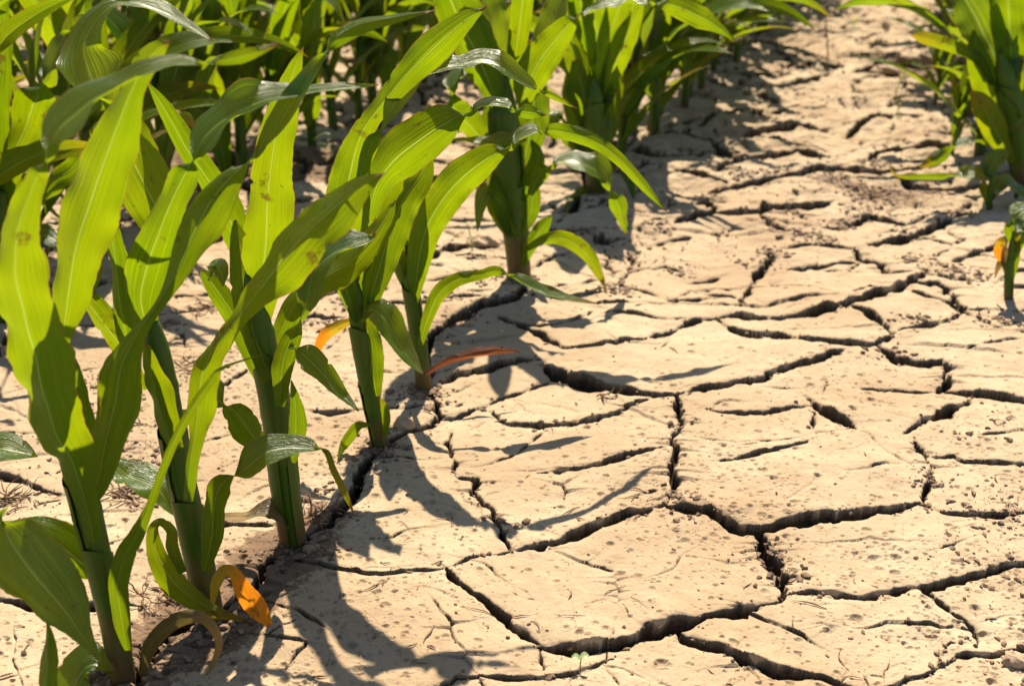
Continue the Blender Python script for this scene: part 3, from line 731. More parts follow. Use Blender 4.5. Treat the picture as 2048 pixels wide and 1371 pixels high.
traced_plant((418, 1238), 'second nearest corn plant with a long wide striped leaf sweeping right', [
    [(424,1250,27),(400,1130,28),(377,1020,27),(357,930,26),(335,800,26),(313,700,26),(304,640,12)]], [
    ([(303,670,14),(282,605,38),(290,545,46),(316,475,40),(343,405,30),(372,345,24),(402,290,-28),(442,245,-32),(490,212,-28),(550,192,-20),(620,184,-13),(690,177,-8),(757,170,-1)], dict(g=BRIGHT, fold=.3)),
    ([(355,560,10),(345,480,34),(310,410,54),(268,330,56),(225,240,48),(188,165,-44),(168,100,-34),(190,45,-26),(225,12,-16),(270,5,-14),(320,22,-18),(370,50,-12),(425,82,-1)], dict(g=SHADY, dz0=.06, fold=.3)),
    ([(275,790,10),(250,660,24),(236,560,26),(222,470,20),(216,390,2)], dict(dz0=.02, fold=.4)),
    ([(290,780,10),(238,690,26),(195,630,26),(168,588,22),(186,540,18),(200,500,4)], dict(g=BRIGHT, dz0=.03, **T_)),
    ([(374,1000,12),(385,900,20),(397,810,32),(410,740,34),(437,685,24),(472,640,20),(505,595,32),(560,530,52),(612,472,58),(665,420,50),(715,377,28),(770,344,1)], dict(g=BRIGHT, dz0=-.03, fold=.2, spots=0) if False else dict(dz0=-.03, fold=.2)),
    ([(410,1140,8),(424,1070,22),(428,1010,22),(445,965,22),(490,938,-20),(530,908,-22),(575,897,-18),(620,896,-11),(651,900,4),(668,940,6),(690,985,6),(708,1027,1)], dict(g=SHADY, dz0=-.03, mat=LEAF_TIPPED)),
    ([(345,870,10),(365,830,16),(395,805,-20),(435,803,-18),(470,822,20),(495,858,26),(522,888,14),(546,896,2)], dict(g=SHADY, dz0=.03)),
    ([(354,1045,10),(325,990,-22),(290,965,-26),(250,945,-20),(220,918,-3)], dict(dz0=.01)),
    ([(366,1145,8),(345,1095,12),(342,1060,10),(320,1043,8),(306,1060,10),(315,1110,18),(345,1160,22),(385,1195,18),(430,1222,12),(500,1241,1)], dict(g=SHADY, dz0=-.03, mat=LEAF_TIPPED)),
    ([(424,1205,6),(430,1168,12),(446,1143,12),(468,1150,15),(488,1184,21),(511,1217,24),(540,1250,6)], dict(dz0=-.04, label='short leaf with a scorched orange tip', mat=LEAF_ORANGE)),
    ([(350,900,14),(322,820,28),(300,740,20),(290,690,6)], dict(dz0=-.02)),
], GR)
traced_plant((583, 1088), 'third front row corn plant with a straight thick stalk reddened at its foot', [
    [(590,1102,26),(574,1000,28),(562,900,29),(549,800,29),(528,690,27),(508,600,22),(500,545,10)]], [
    ([(520,650,18),(524,560,42),(532,480,50),(537,400,46),(543,330,42),(554,260,36),(573,190,26),(590,135,14),(606,93,1)], dict(g=BRIGHT, fold=.3)),
    ([(505,620,10),(480,500,26),(450,420,30),(410,350,26),(370,290,22),(330,220,16),(293,162,1)], dict(g=BRIGHT, dz0=.05)),
    ([(560,812,10),(566,725,22),(590,660,16),(612,610,-18),(625,550,-26),(655,512,-28),(700,493,-24),(740,478,-9),(748,462,-2)], dict(g=SHADY, dz0=-.03)),
    ([(545,700,14),(590,610,28),(640,560,34),(690,530,34),(735,490,30),(770,440,18),(790,400,2)], dict(g=SHADY, dz0=.01)),
    ([(580,688,10),(612,713,-18),(650,750,-17),(685,790,-10),(718,822,-1)], dict(dz0=-.03)),
    ([(586,925,6),(592,870,18),(592,815,16),(582,760,2)], dict(dz0=-.03)),
    ([(572,1060,8),(550,1030,-13),(520,1028,-12),(490,1036,-10),(445,1035,-6)], dict(dz0=-.02, **D_)),
    ([(545,815,8),(512,720,22),(475,645,24),(440,590,22),(412,552,12),(402,538,1)], dict(dz0=.03)),
    ([(415,560,6),(430,530,-16),(444,548,-12),(446,572,-2)], dict(dz0=.0)),
    ([(540,760,16),(500,640,24),(486,560,26),(478,480,18),(470,440,4)], dict(dz0=-.02, g=(.5,.5,.3))),
], GR)
traced_plant((757, 888), 'fourth front row corn plant with three long twisted leaves reaching right', [
    [(764,905,18),(747,820,18),(732,740,19),(720,660,20),(713,600,17),(709,560,7)]], [
    ([(706,565,12),(697,480,34),(694,400,50),(703,335,42),(725,265,24),(760,215,19),(810,155,26),(865,100,34),(920,50,22),(974,11,1)], dict(g=BRIGHT)),
    ([(724,520,8),(738,430,16),(757,365,30),(792,318,48),(840,280,48),(885,250,38),(922,230,12),(962,216,-16),(1008,214,-17),(1048,224,13),(1097,229,1)], dict(g=BRIGHT, dz0=-.04)),
    ([(718,360,8),(745,285,14),(780,225,-14),(820,165,-22),(870,137,-16),(920,130,-14),(965,125,-20),(1010,140,-14),(1060,170,-8),(1100,190,6),(1155,217,1)], dict(dz0=-.06)),
    ([(735,625,10),(757,540,30),(782,460,36),(808,400,34),(842,350,28),(864,310,4)], dict(dz0=-.01, g=(.4,.6,.4))),
    ([(722,600,12),(728,520,34),(745,440,40),(775,370,34),(800,330,12),(812,312,1)], dict(g=SHADY, dz0=.0)),
    ([(712,645,8),(690,570,22),(675,520,18),(667,480,3)], dict(g=BRIGHT, dz0=-.01)),
    ([(722,642,6),(745,620,-16),(775,645,-24),(800,690,-21),(825,725,-12),(846,748,-1)], dict(dz0=-.02)),
    ([(706,640,5),(677,652,11),(650,670,12),(635,700,7),(632,724,1)], dict(label='curled orange withered leaf', **O_)),
    ([(753,792,8),(744,735,24),(735,670,24),(728,630,6)], dict(dz0=-.015, mat=LEAF_TIPPED)),
    ([(766,875,4),(772,840,9),(767,812,8),(760,795,1)], dict(dz0=-.01, **T_)),
    ([(740,850,3),(716,852,9),(700,872,11),(685,895,8),(676,917,1)], dict(dz0=-.02)),
], GR)
traced_plant((846, 778), 'fifth front row corn plant above a fallen red leaf', [
    [(850,792,16),(840,710,16),(831,640,16),(821,570,16),(817,520,10),(815,490,4)]], [
    ([(828,605,8),(836,530,24),(852,460,32),(886,400,36),(926,355,36),(970,320,28),(1005,300,11),(1040,281,-17),(1070,266,-14),(1100,262,12),(1150,270,16),(1200,290,14),(1245,325,12),(1290,375,9),(1334,423,1)], dict(g=BRIGHT, dz0=-.01)),
    ([(823,595,6),(802,540,20),(786,490,16),(778,440,2)], {}),
    ([(822,530,10),(832,440,28),(837,370,26),(838,300,3)], dict(g=BRIGHT, dz0=.02)),
    ([(840,690,6),(858,630,12),(880,585,15),(915,560,13),(960,550,10),(1000,543,9),(1040,560,-12),(1090,585,-12),(1140,600,-9),(1198,608,-1)], dict(dz0=-.02, **T_)),
    ([(852,748,3),(885,727,6),(920,713,8),(965,703,9),(1005,700,7),(1041,702,1)], dict(dz0=-.03, label='withered red leaf lying out over the mud', **R_)),
    ([(818,520,10),(808,440,20),(790,370,22),(770,310,14),(755,270,2)], dict(dz0=.03)),
], GR)
traced_plant((1035, 553), 'sixth front row corn plant, tall and upright with a broad sheathed stalk', [
    [(1040,566,23),(1033,480,25),(1026,400,29),(1016,320,32),(1007,240,32),(1006,190,22),(1007,150,8)]], [
    ([(1045,220,8),(1056,170,32),(1081,120,36),(1112,80,30),(1142,45,16),(1172,28,-10),(1220,12,-17),(1280,8,-15),(1340,10,16),(1400,35,21),(1440,58,10),(1476,86,1)], dict(g=BRIGHT, dz0=-.03)),
    ([(996,220,8),(976,160,30),(945,90,42),(915,30,44),(890,-30,40),(870,-90,26),(858,-140,1)], dict(dz0=-.02)),
    ([(1000,210,10),(995,120,-32),(976,40,-38),(960,-40,-34),(950,-110,-20),(944,-160,-1)], dict(g=(.4,.5,.5))),
    ([(1017,190,8),(1031,110,18),(1041,40,22),(1050,-40,20),(1060,-110,1)], dict(g=BRIGHT, dz0=.03)),
    ([(1035,200,8),(1076,110,-20),(1106,40,-24),(1136,-40,-22),(1166,-110,-1)], {}),
    ([(985,295,8),(945,260,26),(907,215,24),(903,172,-18),(928,152,-19),(948,164,-1)], dict(dz0=-.03)),
    ([(1020,475,6),(995,400,16),(970,385,-12),(960,420,-10),(955,462,-1)], dict(dz0=-.03)),
    ([(1043,532,6),(1062,490,14),(1085,455,14),(1106,428,1)], dict(dz0=-.02)),
    ([(1045,503,4),(1085,481,10),(1125,477,15),(1165,500,16),(1190,535,12),(1214,580,1)], dict(dz0=-.03, **T_)),
    ([(1014,430,12),(1000,330,34),(986,260,30),(975,205,4)], dict(dz0=-.02, g=(.3,.6,.3))),
    ([(1040,350,10),(1060,270,30),(1068,200,34),(1062,130,20),(1058,80,2)], dict(g=SHADY, dz0=-.01)),
    ([(1030,470,8),(1012,440,22),(998,400,26),(990,350,10)], dict(g=SHADY, dz0=-.03)),
    ([(1048,460,8),(1062,420,16),(1066,380,14),(1060,350,2)], dict(dz0=-.02)),
    ([(1042,400,6),(1068,350,18),(1076,310,15),(1062,280,2)], dict(dz0=-.02)),
    ([(1050,276,-8),(1030,287,-14),(985,288,-11),(940,285,-8),(893,281,-1)], dict(dz0=-.05)),
    ([(1060,390,5),(1085,342,17),(1120,326,-17),(1165,330,-21),(1205,350,-21),(1232,400,16),(1245,440,10),(1252,469,1)], dict(dz0=-.03)),
], GR)
traced_plant((1192, 388), 'seventh front row corn plant, slightly blurred, behind the tall upright one', [
    [(1194,394,18),(1191,320,20),(1189,240,22),(1187,190,20),(1187,150,8)]], [
    ([(1178,170,12),(1152,110,34),(1136,50,36),(1140,-20,26),(1150,-80,1)], dict(g=(.3,.6,.4))),
    ([(1195,160,12),(1216,80,24),(1240,10,26),(1265,-60,1)], dict(g=BRIGHT)),
    ([(1200,210,8),(1226,140,22),(1251,80,24),(1275,30,12),(1290,-10,1)], dict(g=BRIGHT)),
    ([(1186,270,12),(1166,190,30),(1150,120,8)], dict(dz0=-.01)),
    ([(1177,305,6),(1140,272,18),(1115,232,-14),(1105,252,-10),(1111,284,-1)], {}),
    ([(1190,362,4),(1165,382,9),(1140,402,8),(1130,427,1)], T_),
    ([(1192,200,10),(1196,100,24),(1188,20,26),(1180,-60,18),(1176,-110,1)], {}),
    ([(1200,330,8),(1212,250,22),(1222,170,26),(1230,90,18),(1236,30,2)], dict(g=SHADY)),
    ([(1180,330,8),(1165,260,24),(1150,190,24),(1140,120,4)], dict(g=SHADY, dz0=-.01)),
    ([(1195,350,5),(1222,330,12),(1245,335,-10),(1262,372,-8),(1268,400,-1)], {}),
    ([(1188,120,10),(1166,40,26),(1160,-40,26),(1168,-110,2)], dict(g=BRIGHT)),
    ([(1195,240,8),(1216,180,18),(1222,250,-12),(1215,300,-2)], {}),
], GR)
GQ = 'corn plants of the row on the right'
traced_plant((2018, 598), 'smallest corn plant at the right edge with one little orange leaf', [
    [(2017,604,9),(2018,565,9),(2019,535,8),(2022,500,7),(2028,462,3)]], [
    ([(2014,490,3),(2003,484,10),(2000,505,12),(2006,531,1)], dict(label='small orange leaf', **O_)),
    ([(2022,485,4),(2036,462,-12),(2062,462,-14),(2095,478,-2)], {}),
    ([(2022,525,3),(2036,490,10),(2052,468,2)], {}),
    ([(2025,500,4),(2045,448,-12),(2075,440,-14),(2105,480,-12),(2120,530,-1)], {}),
    ([(2020,540,3),(2006,520,6),(1996,535,5),(1990,556,1)], D_),
    ([(2018,570,5),(2026,530,10),(2032,495,9),(2038,470,2)], T_),
    ([(2019,560,4),(2012,530,8),(2010,505,6),(2014,480,1)], D_),
    ([(2024,490,4),(2020,455,10),(2030,425,-10),(2052,415,-9),(2085,430,-1)], {}),
], GQ)
traced_plant((1976, 420), 'low spindly corn plant with a long yellow leaf pointing left', [
    [(1977,428,7),(1980,385,7),(1985,350,4)]], [
    ([(1985,395,4),(1988,366,-10),(1965,352,-13),(1925,352,-10),(1890,353,6),(1840,354,6),(1796,352,3),(1779,334,1)], T_),
    ([(1984,395,4),(2010,372,-13),(2040,386,-15),(2070,400,-10),(2105,425,-1)], {}),
    ([(1982,400,4),(1979,340,-12),(1996,315,-13),(2018,299,-1)], {}),
    ([(1976,412,3),(1970,380,9),(1968,358,2)], T_),
], GQ)
traced_plant((2044, 372), 'tall corn plant in the top right corner with broad dark and yellow blades', [
    [(2045,378,20),(2038,290,22),(2022,200,24),(2008,140,18),(2000,105,6)]], [
    ([(2027,240,10),(2002,150,-32),(1976,80,-42),(1945,20,-38),(1908,-30,-24),(1880,-70,-1)], dict(g=(.4,.5,-.3), dz0=-.02)),
    ([(2025,190,10),(2022,100,28),(2017,20,34),(2010,-60,26),(2005,-130,1)], {}),
    ([(2002,245,8),(1976,170,26),(1956,110,22),(1946,60,2)], {}),
    ([(2025,325,6),(1995,270,22),(1965,210,20),(1940,183,2)], dict(mat=LEAF_TIPPED, dz0=-.02)),
    ([(2034,305,3),(1975,285,6),(1930,287,-10),(1890,308,13),(1860,325,10),(1838,335,1)], T_),
    ([(1990,185,5),(1960,120,10),(1900,92,12),(1850,76,12),(1822,70,1)], T_),
    ([(2040,260,8),(2075,180,30),(2110,90,36),(2150,0,24),(2170,-60,1)], {}),
    ([(2045,330,6),(2075,290,-18),(2110,300,-20),(2140,350,-12),(2150,400,-1)], {}),
    ([(2015,180,8),(2040,110,20),(2045,190,26),(2052,260,14),(2055,300,1)], T_),
], GQ)
traced_plant((20, 640), 'slightly blurred corn plant at the left edge behind the nearest plant', [
    [(16,650,18),(10,560,19),(5,460,18),(5,380,12)]], [
    ([(6,430,8),(20,340,24),(48,262,42),(72,200,44),(98,140,-20),(128,75,-12),(155,50,14),(186,22,1)], {}),
    ([(2,460,8),(-10,350,22),(-8,230,26),(2,120,22),(0,0,16),(10,-80,1)], {}),
    ([(12,500,6),(30,440,24),(20,370,26),(-20,290,20),(-60,220,1)], {}),
    ([(14,560,6),(45,500,14),(80,470,-16),(120,490,-10),(140,530,-1)], {}),
    ([(8,470,6),(60,400,18),(110,360,24),(150,330,22),(190,270,1)], {}),
], 'corn plants behind the front row')

# ------------------------------------------------------------------ corn plants of the other rows, built once per kind and copied
def proc_plant(seed, h, nl):
    """Lists of meshes (stalk, leaves) for a plant standing at the origin."""
    rg = random.Random(seed); r0 = .0115 * rg.uniform(.85, 1.15)
    bx, by = rg.uniform(-.04, .04), rg.uniform(-.04, .04)
    SP = [np.array([bx * t * t, by * t * t, -.03 + (h + .03) * t]) for t in np.linspace(0, 1, 20)]
    SR = [r0 * (1.0 - .55 * t ** 2) * (1 + .1 * max(0, 1 - abs((t * 4.2 % 1) - .92) / .07)) for t in np.linspace(0, 1, 20)]
    out = [('stalk', tube('stalk', SP, SR, STALK, 10))]
    az0 = rg.uniform(0, 6.28)
    for i in range(nl):
        f = i / (nl - 1)
        hh = h * (.12 + .86 * f ** .9); az = az0 + math.pi * i + rg.uniform(-.5, .5)
        Ln = (.16 + .30 * math.sin(math.pi * min(1, .18 + f * .75))) * rg.uniform(.85, 1.15)
        wd = (.010 + .017 * math.sin(math.pi * min(1, .2 + f * .7))) * rg.uniform(.85, 1.2)
        el = math.radians(rg.uniform(48, 66) + 20 * f); droop = rg.uniform(.8, 1.9) * (1.15 - .5 * f) / .45
        tw = rg.uniform(-2.2, 2.2) if rg.random() < .6 else rg.uniform(-.6, .6); roll0 = rg.uniform(-.35, .35)
        n = 30; P = [np.array([bx * (hh / h) ** 2, by * (hh / h) ** 2, hh])]; e = el; a = az; Ws = []; Ns = []
        for k in range(n):
            t = k / (n - 1)
            T = np.array([math.cos(e) * math.cos(a), math.cos(e) * math.sin(a), math.sin(e)])
            B = np.array([-math.sin(a), math.cos(a), 0.0]); Nn = np.cross(T, B)
            ro = roll0 + tw * t * t
            W = B * math.cos(ro) + Nn * math.sin(ro); Nv = np.cross(T, W)
            if Nv[2] < 0 and k == 0: pass
            prof = (min(1, .28 + 3.0 * t) * (1 - t ** 2.6)) ** .9
            Ws.append(W * max(.0006, wd * prof)); Ns.append(-np.cross(W, T) if False else np.cross(T, W))
            if k < n - 1:
                q = P[-1] + T * Ln / (n - 1); q[2] = max(q[2], .008); P.append(q)
            e -= droop * Ln / (n - 1) * (.35 + 1.5 * t); a += rg.uniform(-.02, .02) + .25 * tw * Ln / (n - 1)
            e = max(e, -1.45)
        Ns = [-x for x in Ns] if np.cross(np.array([math.cos(az), math.sin(az), 0]), Ws[0])[2] > 0 else Ns
        mat = LEAF_TIPPED if (f < .3 and rg.random() < .6) else LEAF
        out.append(('leaf', ribbon('leaf', np.array(P), np.array(Ws), np.array(Ns), mat, .25, .06, seed * 50 + i)))
    return out
KINDS = [proc_plant(100 + s, hh, nl) for s, (hh, nl) in enumerate([(.27, 10), (.31, 11), (.24, 9), (.29, 11), (.22, 9), (.33, 11), (.26, 10), (.30, 10)])]
protos = {}
def place(kind, x, y, rz, s, label, group):
    if kind not in protos:
        e = empty('corn_plant', (x, y, 0)); kids = [link_mesh(nm, me, e) for nm, me in KINDS[kind]]
        protos[kind] = (e, kids)
    else:
        e0, k0 = protos[kind]; e = e0.copy(); C.objects.link(e)
        for kk in k0:
            c = kk.copy(); C.objects.link(c); c.parent = e
    e.location = (x, y, ground_z(x, y)); e.rotation_euler = (0, 0, rz); e.scale = (s, s, s)
    for key in ('label', 'category', 'group'):
        if key in e: del e[key]
    return tag(e, label, 'corn plant', group)

RD = np.array([math.sin(math.radians(16.3)), math.cos(math.radians(16.3))]); RN = np.array([RD[1], -RD[0]])
ORD = ['first', 'second', 'third', 'fourth', 'fifth', 'sixth', 'seventh', 'eighth', 'ninth', 'tenth', 'eleventh', 'twelfth', 'thirteenth', 'fourteenth', 'fifteenth', 'sixteenth', 'seventeenth', 'eighteenth', 'nineteenth', 'twentieth']
def ordinal(i): return ORD[i] if i < 20 else ('twenty ' + ORD[i - 20] if i < 39 else 'farthest')
rr = random.Random(2)
def row(offset, y0, y1, step, words_, group, seed, sc_lo=.9, sc_hi=1.15, drift=0.0):
    rg = random.Random(seed); i = 0
    t = y0
    while t < y1:
        p = RN * (offset + drift * (t - y0)) + RD * t
        p = p + np.array([rg.uniform(-.025, .025), rg.uniform(-.03, .03)])
        dep = p[1] * cT + H * sT; u = CX + p[0] * F / dep
        if -330 < u < 2400 and p[1] > .25:
            place(rg.randrange(len(KINDS)), p[0], p[1], rg.uniform(0, 6.28), rg.uniform(sc_lo, sc_hi), words_ % ordinal(i), group); i += 1
        t += step * rg.uniform(.82, 1.2)
off1 = float(RN @ ground_pt(1192, 388)[:2]); t1 = float(RD @ ground_pt(1192, 388)[:2])
row(off1 - .01, t1 + .13, 6.6, .10, 'blurred front row corn plant, %s past the seventh sharp one', 'blurred far plants of the front row', 31, .8, 1.05, .045)
for j, nm in enumerate(['second', 'third', 'fourth', 'fifth', 'sixth']):
    row(off1 - .72 * (j + 1), .6 + .35 * j, 6.2, .125 if j < 2 else .17, nm + ' corn row, %s blurred plant counted from the left edge', 'corn plants of the ' + nm + ' row', 40 + j)
for q_, (px, py) in enumerate([(1905, 300), (1870, 215), (1925, 160)]):
    g_ = ground_pt(px, py)
    place((q_ * 3 + 2) % 8, g_[0], g_[1], 2.2 * q_, .42 - .05 * q_, ('stunted corn plant at the inner edge of the right row, nearest of three', 'stunted corn plant at the inner edge of the right row, middle of three', 'stunted corn plant at the inner edge of the right row, farthest of three')[q_], GQ)
offr = float(RN @ ground_pt(2018, 598)[:2])
row(offr + .02, float(RD @ ground_pt(2044, 372)[:2]) + .25, 6.5, .17, 'blurred right hand corn plant, %s behind the tall corner one', GQ, 60)

# ------------------------------------------------------------------ small things on the ground
def blob(bm_v, bm_f, c, r, rg, flat=.7):
    b = len(bm_v); ph = [rg.uniform(0, 6.28) for _ in range(3)]
    t = (1 + 5 ** .5) / 2
    ico = [(-1, t, 0), (1, t, 0), (-1, -t, 0), (1, -t, 0), (0, -1, t), (0, 1, t), (0, -1, -t), (0, 1, -t), (t, 0, -1), (t, 0, 1), (-t, 0, -1), (-t, 0, 1)]
    fc = [(0, 11, 5), (0, 5, 1), (0, 1, 7), (0, 7, 10), (0, 10, 11), (1, 5, 9), (5, 11, 4), (11, 10, 2), (10, 7, 6), (7, 1, 8), (3, 9, 4), (3, 4, 2), (3, 2, 6), (3, 6, 8), (3, 8, 9), (4, 9, 5), (2, 4, 11), (6, 2, 10), (8, 6, 7), (9, 8, 1)]
    a = rg.uniform(0, 6.28); ca, sa = math.cos(a), math.sin(a); ex = rg.uniform(.7, 1.9)
    for v in ico:
        k = r / 1.9 * rg.uniform(.45, 1.35); x, y, z = v[0] * ex * k, v[1] * k, v[2] * k * flat
        bm_v.append((c[0] + x * ca - y * sa, c[1] + x * sa + y * ca, c[2] + z))
    bm_f.extend([tuple(b + q for q in f) for f in fc])
def off_crack(x, y): r, c = ground_index(x, y); return E[r, c]
rg = random.Random(77)
cv, cf = [], []
def crumbs_at(px, py, spread, n, rmin, rmax):
    if py < 450: n = n // 3
    g = ground_pt(px, py)
    for _ in range(n):
        x = g[0] + rg.gauss(0, spread); y = g[1] + rg.gauss(0, spread); r = rmin + (rmax - rmin) * rg.random() ** 4
        blob(cv, cf, (x, y, ground_z(x, y) + r * .25), r, rg)
for (px, py, sp, n) in [(450,1190,.03,90),(560,1120,.025,70),(610,1080,.02,60),(660,1020,.02,60),(700,960,.02,50),(740,900,.02,50),(800,865,.02,40),(860,790,.02,50),(870,680,.02,50),(930,630,.02,40),(470,1240,.02,60),(330,1290,.02,60),
        (1568,1140,.012,80),(1545,1100,.012,60),(1345,1000,.015,60),(1860,960,.012,70),(1600,1170,.015,40),(1000,1050,.012,40),(1380,1020,.02,40),(1960,1120,.03,60),(2030,1000,.02,50),(2020,1060,.02,60),(2030,1330,.02,40),
        (1800,700,.02,60),(1990,1010,.02,30),(1740,390,.06,110),(1860,390,.05,80),(1640,350,.05,60),(1690,440,.04,50),(1560,420,.03,40),(1400,400,.03,40),(1840,120,.1,140),(1760,110,.1,100),(1900,250,.08,90),(1780,300,.05,60),
        (2000,830,.02,30),(1930,870,.02,30),(1500,520,.02,40),(1890,545,.02,40),(1700,400,.07,150),(1480,380,.06,70),(1580,310,.08,80),(1900,330,.08,90),(1520,240,.1,80),(1780,200,.1,90),(1650,160,.12,90),(1300,480,.05,60),(1360,850,.01,30),(1120,850,.02,20),(960,510,.04,60),(480,450,.05,60),(230,900,.04,60),(400,760,.04,50),(60,1000,.03,50),(290,1000,.025,40),(100,900,.05,50),(640,980,.02,40)]:
    crumbs_at(px, py, sp, n, .0006, .0045 if py > 500 else .0065)
for (P_, HW_, LP_), (w_, _l, _p) in zip(LINES, CR):
    if w_ < 6: continue
    for q in range(len(P_)):
        if P_[q][1] > 2.2: break
        for _ in range(rg.choice((0, 1, 1, 2))):
            a_ = HW_[q] * rg.gauss(0, 1.0)
            x = P_[q][0] + rg.gauss(0, .6) * HW_[q] + rg.gauss(0, .002); y = P_[q][1] + a_; r = .0005 + .0026 * rg.random() ** 2.5
            blob(cv, cf, (x, y, ground_z(x, y) + r * .35), r, rg)
for (px, py) in [(1400,398),(1560,350),(1690,440),(1740,392),(1650,355),(1830,470),(1900,545),(1545,500),(1250,572),(1232,578),(1470,300),(1760,330),(1560,420),(1600,470),(1790,385),(1850,380),(1690,375),(1720,415),(1930,430),(1480,352),
        (1380,160),(1700,210),(1600,130),(1500,170),(1760,90),(1830,190),(1880,220),(1130,470),(1270,520),(1310,455),(960,560),(900,600),(690,610),(640,640),(560,700),(470,700),(350,560),(330,650),(200,760),(150,830),(330,900),(1640,480),(1360,540),(1830,520),(1960,560),(1990,640),(1830,640)]:
    g_ = ground_pt(px, py); sp_ = .008 + .005 * g_[1]
    for _ in range(70):
        x = g_[0] + rg.gauss(0, sp_); y = g_[1] + rg.gauss(0, sp_ * 1.2); r = (.0009 + .0034 * rg.random() ** 3) * (.6 + .3 * g_[1])
        blob(cv, cf, (x, y, ground_z(x, y) + r * .25), r, rg, .6)
for (bx_, by_) in [(p_[0], p_[1]) for p_ in ((245,1362),(418,1238),(583,1088),(757,888),(846,778),(1035,553),(1192,388))]:
    crumbs_at(bx_, by_ + 6, .016, 130, .0008, .0065)
for _ in range(2600):
    y = .7 + 3.2 * rg.random() ** 1.3; x = rg.uniform(-.5, .5) * (y * cT + H * sT) * .95
    r = .0004 + .0016 * rg.random() ** 3
    blob(cv, cf, (x, y, ground_z(x, y) + r * .3), r, rg)
cm = mesh_from('soil_crumbs', cv, cf, [CRUMB], smooth=False)
tag(link_mesh('soil_crumbs', cm), 'loose brown soil crumbs scattered over the cracked mud', 'soil crumbs', kind='stuff')

def strand(V, Fc, pts, r, sides=5):
    pts = np.asarray(pts, float); b = len(V); n = len(pts); T = np.gradient(pts, axis=0)
    for i in range(n):
        t = T[i] / (np.linalg.norm(T[i]) + 1e-12); a = np.cross(t, [.3, .2, 1]); a /= np.linalg.norm(a) + 1e-9; c = np.cross(t, a)
        rad = r * (1 - .75 * abs(2 * i / (n - 1) - .8))
        for j in range(sides):
            th = 6.2832 * j / sides; V.append(tuple(pts[i] + (a * math.cos(th) + c * math.sin(th)) * rad))
    for i in range(n - 1):
        for j in range(sides):
            k = (j + 1) % sides; Fc.append((b + i * sides + j, b + i * sides + k, b + (i + 1) * sides + k, b + (i + 1) * sides + j))
def wisp(V, Fc, x, y, L, r, lift=.003):
    a = rg.uniform(0, 6.28); p = np.array([x, y, 0.0]); pts = []; cur = rg.uniform(-12, 12)
    for k in range(9):
        pts.append([p[0], p[1], ground_z(p[0], p[1]) + r * .6 + lift * math.sin(math.pi * k / 8)])
        p = p + np.array([math.cos(a), math.sin(a), 0]) * L / 8; a += cur * L / 8 + rg.uniform(-.3, .3)
    strand(V, Fc, pts, r)
sv, sf = [], []
for _ in range(200):
    y = .7 + 2.4 * rg.random() ** 1.4; x = rg.uniform(-.5, .5) * (y * cT + H * sT) * .9
    wisp(sv, sf, x, y, rg.uniform(.004, .016), rg.uniform(.0003, .0007), .0004)
for (px, py, n) in [(770,1110,2),(820,1010,3),(1010,1240,6),(840,1280,6),(760,1160,6),(1160,1040,4),(1290,1000,5),(1990,960,5),(1720,1330,6),(1640,1230,4),(620,1345,8),(1250,1200,5),(1160,1200,4),(920,1040,4),(60,1010,14),(250,990,16),(420,620,14),(390,720,10),(250,850,12),(1090,860,5),(1340,700,5),(380,1180,10),(350,1210,12)]:
    g = ground_pt(px, py)
    for _ in range((n + 1) // 2): wisp(sv, sf, g[0] + rg.gauss(0, .012), g[1] + rg.gauss(0, .015), rg.uniform(.01, .035), rg.uniform(.0004, .0011), .0012)
sm = mesh_from('straw_bits', sv, sf, [STRAW])
tag(link_mesh('straw_bits', sm), 'bits of dry straw and root fibre strewn over the mud', 'plant litter', kind='stuff')

def root_clump(px, py, size, n, label, mat=ROOT, name='dried_root', tall=.02):
    g = ground_pt(px, py); e_v, e_f = [], []
    for _ in range(n):
        a = rg.uniform(0, 6.28); p = np.array([rg.gauss(0, size * .2), rg.gauss(0, size * .2), ground_z(g[0], g[1]) + .002]); pts = []; el = rg.uniform(.0, .6)
        L = size * rg.uniform(.5, 1.2)
        for k in range(9):
            pts.append(p.copy()); p = p + np.array([math.cos(a) * math.cos(el), math.sin(a) * math.cos(el), math.sin(el)]) * L / 8
            p[2] = max(p[2], ground_z(g[0] + p[0], g[1] + p[1]) + .001); a += rg.uniform(-.7, .7); el += rg.uniform(-.5, .35)
        strand(e_v, e_f, pts, rg.uniform(.0005, .0014), 6)
    o = link_mesh(name, mesh_from(name, e_v, e_f, [mat])); o.location = (g[0], g[1], 0)
    return tag(o, label, 'dried root', 'dried root tangles')
root_clump(632, 1040, .055, 16, 'reddish dried root tangle beside the foot of the third stalk')
root_clump(325, 1185, .045, 14, 'dried root tangle on the mud between the two nearest stalks')
root_clump(255, 985, .04, 22, 'dry brown tangle lying left of the second stalk', STRAW)
root_clump(372, 735, .045, 16, 'dark reddish tangle on bare mud left of the third stalk', ROOT)
root_clump(410, 620, .05, 14, 'flat reddish litter tangle behind the second and third stalks', ROOT)
root_clump(30, 1010, .045, 20, 'dry curled tangle at the left edge in front of a crack', STRAW)
root_clump(1205, 800, .025, 8, 'small tangle on the mud right of the fifth plant', STRAW)
root_clump(1740, 390, .06, 14, 'dark root tangle on the bare strip left of the low spindly plant', ROOT)

